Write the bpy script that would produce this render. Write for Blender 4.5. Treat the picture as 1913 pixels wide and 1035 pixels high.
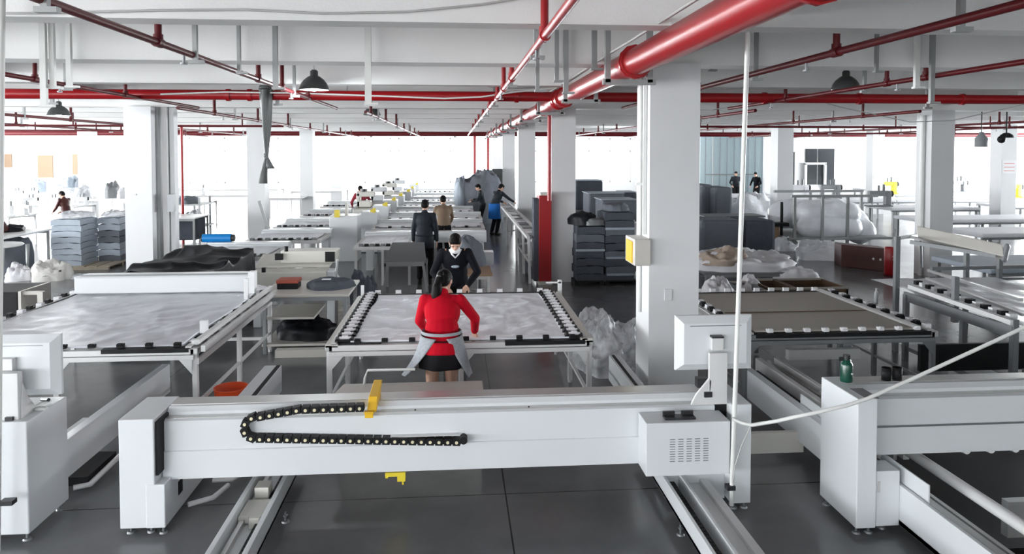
import bpy, math, random
from mathutils import Vector, Matrix, noise
random.seed(7)
for _o in list(bpy.data.objects): bpy.data.objects.remove(_o)
S = bpy.context.scene
COL = S.collection
PI = math.pi

# ---------------- camera ----------------
F = 1350.0; CX = 956.5; YAW = math.atan(106.5/F); TH = math.radians(2.0); H = 2.7
CY = 284 + F*math.tan(TH)
cd = bpy.data.cameras.new('camera'); cam = bpy.data.objects.new('camera', cd); COL.objects.link(cam)
cam.location = (0, 0, H); cam.rotation_euler = (PI/2-TH, 0, -YAW)
cd.sensor_width = 36.0; cd.sensor_fit = 'HORIZONTAL'; cd.lens = 36.0*F/1913
cd.shift_y = -(517.5-CY)/1913.0; cd.clip_end = 300; cd.clip_start = 0.05
S.camera = cam
_f = Vector((math.sin(YAW)*math.cos(TH), math.cos(YAW)*math.cos(TH), -math.sin(TH)))
_r = Vector((math.cos(YAW), -math.sin(YAW), 0))
_u = _r.cross(_f)
def _ray(px, py): return _f + _r*((px-CX)/F) + _u*((CY-py)/F)
def A(px, py, z=0.0):            # sight line down to height z -> X, Y
    d = _ray(px, py); t = (z-H)/d.z; return (d.x*t, d.y*t)
def AY(px, py, Y):               # sight line out to distance Y -> X, Z
    d = _ray(px, py); t = Y/d.y; return (d.x*t, H+d.z*t)

# ---------------- light ----------------
S.view_settings.view_transform = 'Standard'; S.view_settings.look = 'None'
S.view_settings.gamma = 1; S.view_settings.use_curve_mapping = False
S.view_settings.exposure = 0.9
w = bpy.data.worlds.new('daylight'); S.world = w; w.use_nodes = True
wn = w.node_tree; bg = wn.nodes['Background']
bg.inputs[0].default_value = (0.93, 0.97, 1.0, 1); bg.inputs[1].default_value = 3.0
def area(name, loc, rot, sx, sy, power, col=(1, 1, 1)):
    l = bpy.data.lights.new(name, 'AREA'); l.shape = 'RECTANGLE'; l.size = sx; l.size_y = sy
    l.energy = power; l.color = col
    o = bpy.data.objects.new(name, l); o.location = loc; o.rotation_euler = rot; COL.objects.link(o); return o
area('daylight_far_windows', (-6, 41.2, 2.1), (-PI/2, 0, 0), 34, 2.6, 1800, (0.95, 0.98, 1))
area('daylight_back_windows', (-13, -4.6, 2.0), (PI/2+.5, 0, 0), 18, 2.4, 680, (0.97, 0.98, 1))
area('daylight_right_windows', (33.3, 28, 2.1), (0, PI/2, 0), 2.4, 24, 6500, (0.93, 0.97, 1))
area('daylight_left_windows', (-25.3, 16, 2.0), (0, -PI/2-.3, 0), 2.6, 44, 5600, (0.95, 0.98, 1))
sd = bpy.data.lights.new('sun', 'SUN'); sd.energy = 2.0; sd.angle = math.radians(3); sd.color = (1, .97, .92)
so = bpy.data.objects.new('sun', sd); so.rotation_euler = Vector((0.35, -0.9, -0.42)).to_track_quat('-Z', 'Y').to_euler(); COL.objects.link(so)

# ---------------- materials ----------------
def mat(name, col, rough=0.5, metal=0.0, var=0.06, scale=6.0, bump=0.0, bscale=40.0, coat=0.0, emit=None, alpha=None, trans=0.0, spec=0.5, sheen=0.0):
    m = bpy.data.materials.new(name); m.use_nodes = True
    nt = m.node_tree; p = nt.nodes['Principled BSDF']; L = nt.links
    p.inputs['Roughness'].default_value = rough; p.inputs['Metallic'].default_value = metal
    p.inputs['Specular IOR Level'].default_value = spec
    tc = nt.nodes.new('ShaderNodeTexCoord'); nz = nt.nodes.new('ShaderNodeTexNoise')
    nz.inputs['Scale'].default_value = scale; nz.inputs['Detail'].default_value = 5
    L.new(tc.outputs['Object'], nz.inputs['Vector'])
    mx = nt.nodes.new('ShaderNodeMix'); mx.data_type = 'RGBA'
    mx.inputs[6].default_value = (col[0]*(1-var), col[1]*(1-var), col[2]*(1-var), 1)
    mx.inputs[7].default_value = (min(1, col[0]*(1+var)), min(1, col[1]*(1+var)), min(1, col[2]*(1+var)), 1)
    L.new(nz.outputs['Fac'], mx.inputs[0]); L.new(mx.outputs[2], p.inputs['Base Color'])
    if bump:
        n2 = nt.nodes.new('ShaderNodeTexNoise'); n2.inputs['Scale'].default_value = bscale; n2.inputs['Detail'].default_value = 6
        L.new(tc.outputs['Object'], n2.inputs['Vector'])
        b = nt.nodes.new('ShaderNodeBump'); b.inputs['Strength'].default_value = bump; b.inputs['Distance'].default_value = 0.02
        L.new(n2.outputs['Fac'], b.inputs['Height']); L.new(b.outputs[0], p.inputs['Normal'])
    if coat: p.inputs['Coat Weight'].default_value = coat; p.inputs['Coat Roughness'].default_value = 0.15
    if sheen: p.inputs['Sheen Weight'].default_value = sheen
    if trans: p.inputs['Transmission Weight'].default_value = trans
    if alpha is not None: p.inputs['Alpha'].default_value = alpha
    if emit: p.inputs['Emission Color'].default_value = (*emit[0], 1); p.inputs['Emission Strength'].default_value = emit[1]
    return m
M = {}
M['wall'] = mat('white_wall_paint', (.78, .78, .78), .8, var=.03, scale=2, bump=.1)
M['ceil'] = mat('ceiling_paint', (.86, .86, .85), .85, var=.03, scale=1, bump=.1)
M['column'] = mat('column_paint', (.74, .75, .76), .6, var=.03, scale=3, bump=.05)
M['enamel'] = mat('machine_enamel', (.72, .75, .77), .35, var=.02, scale=3, coat=.2)
M['enamel2'] = mat('machine_enamel_cream', (.66, .65, .60), .4, var=.03, scale=3)
M['alu'] = mat('aluminium', (.62, .62, .61), .33, .75, var=.05, scale=12)
M['alu_w'] = mat('white_powder_coat', (.72, .72, .72), .4, .1, var=.03)
M['steel'] = mat('grey_steel', (.24, .25, .26), .4, .6, var=.08)
M['hang'] = mat('galvanised_channel', (.33, .34, .34), .5, .4, var=.1)
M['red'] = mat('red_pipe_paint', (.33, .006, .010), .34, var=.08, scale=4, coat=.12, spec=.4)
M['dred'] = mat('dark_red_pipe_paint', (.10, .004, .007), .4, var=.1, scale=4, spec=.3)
M['black'] = mat('black_rubber', (.010, .010, .011), .55, var=.2, spec=.25)
M['blackp'] = mat('black_plastic', (.02, .021, .024), .35, var=.15)
M['ivory'] = mat('ivory_plastic', (.80, .74, .50), .4)
M['yellow'] = mat('yellow_paint', (.85, .50, .02), .4, var=.05)
M['lemon'] = mat('lemon_paint', (.85, .68, .05), .4, var=.05)
M['lamp'] = mat('lamp_shade_grey', (.075, .08, .08), .45, .2, var=.1)
M['bulb'] = mat('lit_bulb', (1, 1, 1), .3, emit=((.92, .96, 1), 14))
M['quilt'] = mat('white_quilt', (.84, .87, .93), .5, var=.05, scale=5, bump=.6, bscale=10, sheen=.2)
M['quiltg'] = mat('grey_satin_quilt', (.60, .61, .66), .32, var=.12, scale=4, bump=.2, bscale=9)
M['beige'] = mat('beige_sheet', (.44, .41, .37), .6, var=.05, scale=2, bump=.1)
M['tarp'] = mat('black_tarp', (.008, .009, .012), .45, spec=.18, var=.3, scale=3, bump=.25, bscale=12)
M['cabgrey'] = mat('grey_panel', (.20, .21, .22), .5, var=.08)
M['felt'] = mat('dark_grey_felt', (.085, .095, .115), .9, var=.2, scale=6, bump=.3, bscale=60, spec=.15)
M['felt2'] = mat('mid_grey_felt', (.15, .165, .19), .9, var=.15, scale=6, bump=.3, bscale=60, spec=.15)
M['foldg'] = mat('pale_grey_folded_cloth', (.36, .41, .47), .7, var=.15, scale=7, bump=.3, bscale=30)
M['white'] = mat('white_cloth', (.80, .80, .83), .7, var=.05, scale=5, bump=.3, bscale=18)
M['ttop'] = mat('white_laminate', (.78, .78, .77), .35, var=.03)
M['cream'] = mat('cream_laminate', (.60, .58, .54), .35, var=.04)
M['brown'] = mat('brown_board', (.12, .07, .04), .6, var=.25, scale=8)
M['maroon'] = mat('maroon_board', (.07, .012, .008), .45, var=.2, scale=5)
M['carton'] = mat('carton', (.34, .22, .14), .8, var=.12)
M['orange'] = mat('orange_plastic', (.75, .08, .015), .35, var=.05)
M['blue'] = mat('blue_plastic', (.0, .20, .55), .4, var=.05)
M['green'] = mat('green_metal', (.0, .06, .035), .25, var=.2, coat=.4)
M['wood'] = mat('pallet_wood', (.38, .33, .26), .8, var=.2)
M['skin'] = mat('skin', (.62, .38, .28), .55, var=.06)
M['hair'] = mat('black_hair', (.006, .005, .005), .55, spec=.15, var=.3, bump=.4, bscale=60)
M['sweater'] = mat('red_knit', (.52, .004, .018), .85, var=.1, bump=.3, bscale=120, spec=.15)
M['bknit'] = mat('black_knit', (.008, .009, .013), .85, var=.2, bump=.3, bscale=100, spec=.15)
M['poly'] = mat('polythene_wrap', (.84, .86, .90), .25, var=.08, scale=4, bump=.8, bscale=7, coat=.3)
M['denim'] = mat('blue_apron_cloth', (.02, .14, .46), .8, var=.15, spec=.15)
M['jacket'] = mat('charcoal_jacket', (.022, .027, .034), .6, var=.2, bump=.2, bscale=20, spec=.15)
M['tan'] = mat('tan_jacket', (.20, .14, .095), .8, var=.12)
M['check'] = mat('red_check_shirt', (.33, .03, .05), .8, var=.5, scale=18)
M['apron'] = mat('grey_apron_cloth', (.33, .35, .38), .85, var=.3, scale=60, bump=.2)
M['trous'] = mat('black_trousers', (.012, .012, .014), .8, spec=.15)
M['conduit'] = mat('white_conduit', (.74, .75, .73), .4, var=.03)
M['cable'] = mat('grey_cable', (.5, .5, .49), .5)
M['panelb'] = mat('pale_blue_partition', (.50, .62, .66), .4, var=.05)
M['dark'] = mat('dark_glass', (.03, .035, .04), .12, spec=.6)
M['print'] = mat('grey_print', (.25, .25, .27), .6)
M['pink'] = mat('pink_print', (.70, .25, .26), .6)
M['board'] = mat('beige_notice_board', (.25, .17, .11), .7, var=.05)
M['mask'] = mat('white_mask', (.85, .86, .87), .8)
# thin clear plastic film
def film(name, col, a, rough=.2):
    m = bpy.data.materials.new(name); m.use_nodes = True; nt = m.node_tree; L = nt.links
    for n in list(nt.nodes): nt.nodes.remove(n)
    out = nt.nodes.new('ShaderNodeOutputMaterial'); mx = nt.nodes.new('ShaderNodeMixShader')
    tr = nt.nodes.new('ShaderNodeBsdfTransparent'); pr = nt.nodes.new('ShaderNodeBsdfPrincipled')
    pr.inputs['Base Color'].default_value = (*col, 1); pr.inputs['Roughness'].default_value = rough
    tc = nt.nodes.new('ShaderNodeTexCoord'); nz = nt.nodes.new('ShaderNodeTexNoise'); nz.inputs['Scale'].default_value = 9; nz.inputs['Detail'].default_value = 8
    L.new(tc.outputs['Object'], nz.inputs['Vector'])
    b = nt.nodes.new('ShaderNodeBump'); b.inputs['Strength'].default_value = .7; b.inputs['Distance'].default_value = .04
    L.new(nz.outputs['Fac'], b.inputs['Height']); L.new(b.outputs[0], pr.inputs['Normal'])
    mr = nt.nodes.new('ShaderNodeMapRange'); mr.inputs[1].default_value = .3; mr.inputs[2].default_value = .7
    mr.inputs[3].default_value = a*.6; mr.inputs[4].default_value = min(1, a*1.3)
    L.new(nz.outputs['Fac'], mr.inputs[0]); L.new(mr.outputs[0], mx.inputs[0])
    L.new(tr.outputs[0], mx.inputs[1]); L.new(pr.outputs[0], mx.inputs[2]); L.new(mx.outputs[0], out.inputs[0])
    return m
M['film'] = film('clear_plastic_film', (.85, .87, .90), .6)
M['filmw'] = film('milky_plastic_film', (.80, .82, .86), .85, .3)
def glassmat():
    m = bpy.data.materials.new('window_glass'); m.use_nodes = True; nt = m.node_tree; L = nt.links
    for n in list(nt.nodes): nt.nodes.remove(n)
    out = nt.nodes.new('ShaderNodeOutputMaterial'); mx = nt.nodes.new('ShaderNodeMixShader'); mx.inputs[0].default_value = .06
    tr = nt.nodes.new('ShaderNodeBsdfTransparent'); gl = nt.nodes.new('ShaderNodeBsdfGlossy'); gl.inputs['Roughness'].default_value = .03
    L.new(tr.outputs[0], mx.inputs[1]); L.new(gl.outputs[0], mx.inputs[2]); L.new(mx.outputs[0], out.inputs[0]); return m
M['glass'] = glassmat()
def floormat():
    m = bpy.data.materials.new('polished_concrete'); m.use_nodes = True; nt = m.node_tree; L = nt.links; p = nt.nodes['Principled BSDF']
    tc = nt.nodes.new('ShaderNodeTexCoord'); sep = nt.nodes.new('ShaderNodeSeparateXYZ'); L.new(tc.outputs['Object'], sep.inputs[0])
    n1 = nt.nodes.new('ShaderNodeTexNoise'); n1.inputs['Scale'].default_value = .7; n1.inputs['Detail'].default_value = 5; n1.inputs['Roughness'].default_value = .6
    L.new(tc.outputs['Object'], n1.inputs['Vector'])
    cr = nt.nodes.new('ShaderNodeValToRGB'); cr.color_ramp.elements[0].position = .3; cr.color_ramp.elements[1].position = .72
    cr.color_ramp.elements[0].color = (.10, .104, .11, 1); cr.color_ramp.elements[1].color = (.19, .194, .20, 1)
    L.new(n1.outputs['Fac'], cr.inputs[0])
    def line(sock, period, off, w_):
        a = nt.nodes.new('ShaderNodeMath'); a.operation = 'ADD'; a.inputs[1].default_value = off+1000*period; L.new(sock, a.inputs[0])
        b = nt.nodes.new('ShaderNodeMath'); b.operation = 'MODULO'; b.inputs[1].default_value = period; L.new(a.outputs[0], b.inputs[0])
        c = nt.nodes.new('ShaderNodeMath'); c.operation = 'LESS_THAN'; c.inputs[1].default_value = w_; L.new(b.outputs[0], c.inputs[0]); return c.outputs[0]
    lx = line(sep.outputs[0], 3.8, -.385, .012); ly = line(sep.outputs[1], 5.0, -.6, .012)
    mxm = nt.nodes.new('ShaderNodeMath'); mxm.operation = 'MAXIMUM'; L.new(lx, mxm.inputs[0]); L.new(ly, mxm.inputs[1])
    mx = nt.nodes.new('ShaderNodeMix'); mx.data_type = 'RGBA'; mx.inputs[7].default_value = (.012, .012, .012, 1)
    L.new(mxm.outputs[0], mx.inputs[0]); L.new(cr.outputs[0], mx.inputs[6]); L.new(mx.outputs[2], p.inputs['Base Color'])
    mr = nt.nodes.new('ShaderNodeMapRange'); mr.inputs[3].default_value = .12; mr.inputs[4].default_value = .3
    L.new(n1.outputs['Fac'], mr.inputs[0]); L.new(mr.outputs[0], p.inputs['Roughness'])
    p.inputs['Specular IOR Level'].default_value = .55
    return m
M['floor'] = floormat()
M['ground'] = mat('outdoor_concrete', (.42, .41, .39), .9, var=.1, scale=.5)

# ---------------- builders ----------------
ORG = {}
class MB:
    def __init__(s): s.v = []; s.f = []; s.sm = []
    def _add(s, vs, fs, smooth=False):
        b = len(s.v); s.v += [tuple(v) for v in vs]
        for q in fs: s.f.append(tuple(b+i for i in q)); s.sm.append(smooth)
        return s
    def box(s, x0, y0, z0, x1, y1, z1):
        if x0 > x1: x0, x1 = x1, x0
        if y0 > y1: y0, y1 = y1, y0
        if z0 > z1: z0, z1 = z1, z0
        return s._add([(x0, y0, z0), (x1, y0, z0), (x1, y1, z0), (x0, y1, z0), (x0, y0, z1), (x1, y0, z1), (x1, y1, z1), (x0, y1, z1)],
                      [(0, 3, 2, 1), (4, 5, 6, 7), (0, 1, 5, 4), (1, 2, 6, 5), (2, 3, 7, 6), (3, 0, 4, 7)])
    def cb(s, cx, cy, cz, sx, sy, sz): return s.box(cx-sx/2, cy-sy/2, cz-sz/2, cx+sx/2, cy+sy/2, cz+sz/2)
    def hexa(s, p):      # 8 corners: bottom ring 0-3, top ring 4-7
        return s._add(p, [(0, 3, 2, 1), (4, 5, 6, 7), (0, 1, 5, 4), (1, 2, 6, 5), (2, 3, 7, 6), (3, 0, 4, 7)])
    def bar(s, p0, p1, w_, h, up=(0, 0, 1)):
        p0 = Vector(p0); p1 = Vector(p1); d = (p1-p0).normalized(); u_ = Vector(up)
        if abs(d.dot(u_)) > .98: u_ = Vector((0, 1, 0))
        r_ = d.cross(u_).normalized()*w_/2; u_ = r_.cross(d).normalized()*h/2
        return s._add([p0-r_-u_, p0+r_-u_, p0+r_+u_, p0-r_+u_, p1-r_-u_, p1+r_-u_, p1+r_+u_, p1-r_+u_],
                      [(0, 3, 2, 1), (4, 5, 6, 7), (0, 1, 5, 4), (1, 2, 6, 5), (2, 3, 7, 6), (3, 0, 4, 7)])
    def cyl(s, p0, p1, r0, r1=None, n=14, cap=True):
        if r1 is None: r1 = r0
        p0 = Vector(p0); p1 = Vector(p1); d = (p1-p0).normalized()
        a = Vector((0, 0, 1)) if abs(d.z) < .9 else Vector((1, 0, 0))
        x = d.cross(a).normalized(); y = d.cross(x)
        vs = []
        for p, r in ((p0, r0), (p1, r1)):
            for i in range(n): t = 2*PI*i/n; vs.append(p+x*math.cos(t)*r+y*math.sin(t)*r)
        s._add(vs, [(i, (i+1) % n, n+(i+1) % n, n+i) for i in range(n)], True)
        if cap:
            b = len(s.v); s.v += [tuple(v) for v in vs]
            s.f.append(tuple(b+i for i in reversed(range(n)))); s.f.append(tuple(b+n+i for i in range(n))); s.sm += [False, False]
        return s
    def tube(s, pts, r, n=8):
        pts = [Vector(p) for p in pts]; vs = []
        px = None
        for i, p in enumerate(pts):
            d = (pts[min(i+1, len(pts)-1)]-pts[max(i-1, 0)]).normalized()
            if px is None:
                a = Vector((0, 0, 1)) if abs(d.z) < .9 else Vector((1, 0, 0)); px = d.cross(a).normalized()
            px = (px-d*px.dot(d)).normalized(); y = d.cross(px)
            for k in range(n): t = 2*PI*k/n; vs.append(p+px*math.cos(t)*r+y*math.sin(t)*r)
        fs = [(i*n+k, i*n+(k+1) % n, (i+1)*n+(k+1) % n, (i+1)*n+k) for i in range(len(pts)-1) for k in range(n)]
        s._add(vs, fs, True); s._add([vs[k] for k in range(n)], [tuple(reversed(range(n)))]); s._add([vs[-n+k] for k in range(n)], [tuple(range(n))])
        return s
    def ell(s, c, r, n=12, m=8, R=None):
        vs = []; c = Vector(c)
        if not hasattr(r, '__len__'): r = (r, r, r)
        for j in range(m+1):
            ph = PI*j/m
            for i in range(n):
                t = 2*PI*i/n; v = Vector((r[0]*math.sin(ph)*math.cos(t), r[1]*math.sin(ph)*math.sin(t), r[2]*math.cos(ph)))
                if R: v = R @ v
                vs.append(c+v)
        return s._add(vs, [(j*n+i, (j+1)*n+i, (j+1)*n+(i+1) % n, j*n+(i+1) % n) for j in range(m) for i in range(n)], True)
    def cap(s, p0, p1, r0, r1=None):    # capsule
        if r1 is None: r1 = r0
        s.cyl(p0, p1, r0, r1, 12); s.ell(p0, r0, 12, 8); s.ell(p1, r1, 12, 8); return s
    def lathe(s, prof, c=(0, 0, 0), n=24):
        vs = []
        for r, z in prof:
            for i in range(n): t = 2*PI*i/n; vs.append((c[0]+r*math.cos(t), c[1]+r*math.sin(t), c[2]+z))
        return s._add(vs, [(j*n+i, j*n+(i+1) % n, (j+1)*n+(i+1) % n, (j+1)*n+i) for j in range(len(prof)-1) for i in range(n)], True)
    def prism(s, poly, y0, y1):         # polygon in XZ, extruded along Y
        n = len(poly); vs = [(x, y0, z) for x, z in poly]+[(x, y1, z) for x, z in poly]
        return s._add(vs, [tuple(range(n)), tuple(reversed(range(n, 2*n)))]+[(i, n+i, n+(i+1) % n, (i+1) % n) for i in range(n)])
    def prismx(s, poly, x0, x1):        # polygon in YZ, extruded along X
        n = len(poly); vs = [(x0, y, z) for y, z in poly]+[(x1, y, z) for y, z in poly]
        return s._add(vs, [tuple(reversed(range(n))), tuple(range(n, 2*n))]+[(i, (i+1) % n, n+(i+1) % n, n+i) for i in range(n)])
    def grid(s, fn, nu, nv, thick=0.0):
        vs = [Vector(fn(i/nu, j/nv)) for j in range(nv+1) for i in range(nu+1)]; W = nu+1
        fs = [(j*W+i, j*W+i+1, (j+1)*W+i+1, (j+1)*W+i) for j in range(nv) for i in range(nu)]
        s._add(vs, fs, True)
        if thick:
            s._add([v-Vector((0, 0, thick)) for v in vs], [tuple(reversed(q)) for q in fs], True)
            b = len(s.v)-2*len(vs); N = len(vs)
            edge = [j*W for j in range(nv+1)]; 
            for ring in ([i for i in range(W)], [nv*W+i for i in range(W)], edge, [e+nu for e in edge]):
                for a_, c_ in zip(ring, ring[1:]): s.f.append((b+a_, b+c_, b+N+c_, b+N+a_)); s.sm.append(False)
        return s
    def build(s, name, m, parent=None, bevel=0.0, remesh=0.0, smooth=0):
        o0 = ORG.get(parent.name, Vector((0, 0, 0))) if parent else Vector((0, 0, 0))
        me = bpy.data.meshes.new(name); me.from_pydata([tuple(Vector(v)-o0) for v in s.v], [], s.f)
        me.polygons.foreach_set('use_smooth', s.sm); me.update()
        me.materials.append(M[m] if isinstance(m, str) else m)
        o = bpy.data.objects.new(name, me); COL.objects.link(o)
        if parent: o.parent = parent; ORG[o.name] = o0
        if remesh:
            r = o.modifiers.new('remesh', 'REMESH'); r.mode = 'VOXEL'; r.voxel_size = remesh; r.use_smooth_shade = True
            if smooth: q = o.modifiers.new('smooth', 'SMOOTH'); q.iterations = smooth; q.factor = .5
        elif bevel:
            b = o.modifiers.new('bevel', 'BEVEL'); b.width = bevel; b.segments = 2; b.limit_method = 'ANGLE'
        return o
def tag(o, label, cat, group=None):
    o['label'] = label; o['category'] = cat
    if group: o['group'] = group
    return o
def T(name, label, cat, loc=(0, 0, 0), group=None):
    o = bpy.data.objects.new(name, None); COL.objects.link(o); o.location = loc; o.empty_display_size = .1
    ORG[o.name] = Vector(loc); return tag(o, label, cat, group)
def one(mb, name, m, label, cat, loc=None, group=None, **k):      # single-mesh thing
    if loc is not None:
        L_ = Vector(loc); mb.v = [tuple(Vector(v)-L_) for v in mb.v]
    o = mb.build(name, m, None, **k)
    if loc is not None: o.location = loc
    return tag(o, label, cat, group)
def struct(mb, name, m, **k):
    o = mb.build(name, m, None, **k); o['kind'] = 'structure'; return o
def dup(root, loc, rz=None, label=None, group=None, scale=None):
    def rec(o, par):
        c = o.copy(); COL.objects.link(c)
        if par is not None: c.parent = par
        for ch in o.children: rec(ch, c)
        return c
    r = rec(root, None); r.location = loc
    if rz is not None: r.rotation_euler = (0, 0, rz)
    if scale is not None: r.scale = scale
    if label: r['label'] = label
    if group: r['group'] = group
    return r
def fbm(x, y, z=0.0, s=1.0): return noise.fractal(Vector((x*s, y*s, z*s)), 1.0, 2.0, 4)

# ================= SETTING =================
struct(MB().box(-34, -30, -.15, 42, 75, 0), 'floor', 'floor')
CZ = 4.25
struct(MB().box(-26, -5, CZ, 34, 41.3, CZ+.25), 'ceiling', 'ceil')
BEAMY = [-2.6, 0.1, 2.6, 5.25, 7.35, 10.1, 12.6, 14.95, 17.6, 20.1, 22.55, 25.2, 27.7, 30.15, 32.8, 35.3, 37.75]
COLY = [7.2+7.6*k for k in range(5)]
for k, y in enumerate(BEAMY):
    main = any(abs(y-(c+.15)) < .3 for c in COLY)
    struct(MB().box(-26, y, 3.6 if main else 3.63, 34, y+(.34 if main else .24), CZ+.01), 'ceiling_beam', 'ceil')
COLX = {'far left': -14.9, 'left': -6.42, 'middle': 1.97, 'right': 10.25, 'far right': 18.6}
for nm, x in COLX.items():
    mb = MB()
    for a, b in zip([-5]+BEAMY, BEAMY+[41.3]):
        mb.box(x+.1, a+(.24 if a > -5 else 0), 3.72, x+.42, b, CZ+.01)
    struct(mb, 'ceiling_beam', 'ceil')
ORD = ['nearest', 'second', 'third', 'fourth', 'fifth']
def column(x, y, label, w_=.52):
    mb = MB(); mb.box(x, y, 0, x+w_, y+.52, 3.6 if y > 0 else 3.6)
    return one(mb, 'concrete_column', 'column', label, 'column', (x, y, 0), 'square white concrete columns')
cols = {}
for i, y in enumerate(COLY):
    if i < 5:
        lab = ['large white square column with a grey switch box, nearest the camera', 'white square column beside the tall red cabinet', 'white square column behind the one beside the red cabinet',
               'slim distant column, third back along the aisle from the red cabinet', 'furthest column at the end of the aisle on its right'][i]
        cols[('m', i)] = column(1.97, y, lab)
lx = [-9, -6.5, -6.27, -6.3, -6.35]
for i in range(1, 5):
    lab = ['', 'white column with grey pipe ducts on its right side, left of the black tarp', 'white column behind the knotted hanging cloth', 'white distant column right of the one behind the hanging cloth', 'faint furthest column left of the bright end windows'][i]
    cols[('l', i)] = column(lx[i], COLY[i], lab)
cols[('r', 1)] = column(10.22, COLY[1], 'thick white column with a white downpipe behind the tilted roller at right')
cols[('r', 2)] = column(10.3, COLY[2], 'white column between the plastic covered rolls and the grey stacks')
cols[('rr', 3)] = column(18.05, COLY[3], 'distant column with a small notice, behind the plastic covered rolls')
cols[('rr', 2)] = column(17.9, COLY[2], 'white column with a pink notice near the right edge')
cols[('ll', 3)] = column(-14.95, COLY[3], 'white column standing behind the seated worker on the left')
# walls
FW = 41.3
mb = MB(); mb.box(-26, FW, 0, 34, FW+.25, .95); mb.box(-26, FW, 3.5, 34, FW+.25, CZ)
WX = [(-17.6, -13.2), (-12.8, -8.4), (-8.0, -3.6), (-3.2, 1.2), (1.7, 6.1), (6.5, 10.2)]
prev = -26
for a, b in WX+[(34, 34)]:
    mb.box(prev, FW, .95, a, FW+.25, 3.5); prev = b
struct(mb, 'wall_far', 'wall')
def window(n, x0, x1, z0, z1, Y, side=0):
    fr = MB()
    def bx(a, b, c, d):
        if side: fr.box(Y-.04, a, b, Y+.04, c, d)
        else: fr.box(a, Y-.04, b, c, Y+.04, d)
    t = .07
    bx(x0, z0, x1, z0+t); bx(x0, z1-t, x1, z1); bx(x0, z0, x0+t, z1); bx(x1-t, z0, x1, z1)
    k = max(2, round((x1-x0)/1.4))
    for i in range(1, k): xx = x0+(x1-x0)*i/k; bx(xx-.03, z0, xx+.03, z1)
    bx(x0, z0+(z1-z0)*.7, x1, z0+(z1-z0)*.7+.05)
    o = fr.build('window_%d' % n, 'alu_w'); o['kind'] = 'structure'
    g = MB()
    if side: g.box(Y-.004, x0+t, z0+t, Y+.004, x1-t, z1-t)
    else: g.box(x0+t, Y-.004, z0+t, x1-t, Y+.004, z1-t)
    p = g.build('pane', 'glass', o)
n = 1
for a, b in WX: window(n, a, b, .95, 3.5, FW+.1); n += 1
mb = MB(); LW = -25.8
mb.box(LW-.25, -5, 0, LW, 41.3, .9); mb.box(LW-.25, -5, 3.5, LW, 41.3, CZ)
LWY = [(-4, 2), (3, 9), (10, 16), (17, 23), (24, 30), (31, 37)]
prev = -5
for a, b in LWY+[(41.3, 41.3)]: mb.box(LW-.25, prev, .9, LW, a, 3.5); prev = b
struct(mb, 'wall_left', 'wall')
for a, b in LWY: window(n, a, b, .9, 3.5, LW-.1, 1); n += 1
mb = MB(); mb.box(33.8, -5, 0, 34, 41.3, .9); mb.box(33.8, -5, 3.4, 34, 41.3, CZ); prev = -5
for a in (16, 23, 30): mb.box(33.8, prev, .9, 34, a, 3.4); prev = a+6
mb.box(33.8, prev, .9, 34, 41.3, 3.4); struct(mb, 'wall_right', 'wall')
for a in (16, 23, 30): window(n, a, a+6, .9, 3.4, 33.9, 1); n += 1
mb = MB(); mb.box(-26, -5.25, 0, 34, -5, .9); mb.box(-26, -5.25, 3.4, 34, -5, CZ)
prev = -26
for a in (-23, -16, -9, -2): mb.box(prev, -5.25, .9, a, -5, 3.4); prev = a+5.4
mb.box(prev, -5.25, .9, 34, -5, 3.4); struct(mb, 'wall_back_unseen', 'wall')  # unseen wall, added to cut the daylight coming from behind the camera
for a in (-23, -16, -9, -2): window(n, a, a+5.4, .9, 3.4, -5.1); n += 1

# ================= OVERHEAD PIPES =================
def hangers(par, X, Y, z, m='hang', w_=.045, top=CZ, lx_=True):
    mb = MB(); mb.box(X-w_/2, Y-.02, z-.02, X+w_/2, Y+.02, top); mb.box(X-w_/2-.03, Y-.025, z-.05, X+w_/2+.05, Y+.025, z-.02)
    return mb.build('hanger', m, par)
PX = 1.6; PZ = 3.5
p1 = T('fire_main_pipe', 'thick glossy red pipe running away overhead above the middle columns', 'pipe', (PX, 6, PZ))
MB().cyl((PX, -4, PZ), (PX, 35, PZ), .12, n=28).build('pipe_run', 'red', p1)
for y in (3.1, 6.35, 10.5, 13, 16, 20, 24, 28, 32):
    MB().cyl((PX, y-.05, PZ), (PX, y+.05, PZ), .14, n=24).cyl((PX-.0, y-.015, PZ), (PX, y+.015, PZ), .155, n=12).build('coupling', 'red', p1)
for y in (6.7, 9.3, 12.3, 15.5, 18.5, 21.5, 25, 28.5, 32):
    mb = MB(); mb.box(PX-.22, y-.03, PZ-.17, PX+.28, y+.03, PZ-.12); mb.box(PX-.2, y-.03, PZ-.15, PX-.15, y+.03, CZ); mb.box(PX+.2, y-.03, PZ-.15, PX+.25, y+.03, CZ)
    mb.build('hanger', 'hang', p1)
mb = MB()
mb.tube([(PX-.1, -4, PZ+.16), (PX-.1, 6.2, PZ+.15), (PX-.16, 6.8, PZ+.12), (PX-.1, 9, PZ+.15), (PX-.12, 12, PZ+.14)], .011)
mb.tube([(PX-.06, -4, PZ+.17), (PX-.06, 6.0, PZ+.17), (PX-.1, 6.6, PZ+.15), (PX-.05, 9, PZ+.16), (PX-.05, 12, PZ+.15)], .009)
mb.build('cable', 'cable', p1)
TY = 11.1; TZ = 3.55
p2 = T('cross_main_pipe', 'long red pipe crossing the whole hall overhead, with a white cable slung along it', 'pipe', (0, TY, TZ))
MB().cyl((-14, TY, TZ), (PX, TY, TZ), .075, n=20).build('pipe_run', 'red', p2)
MB().cyl((PX, TY, TZ), (16, TY, TZ), .075, n=20).build('pipe_run', 'red', p2)
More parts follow.
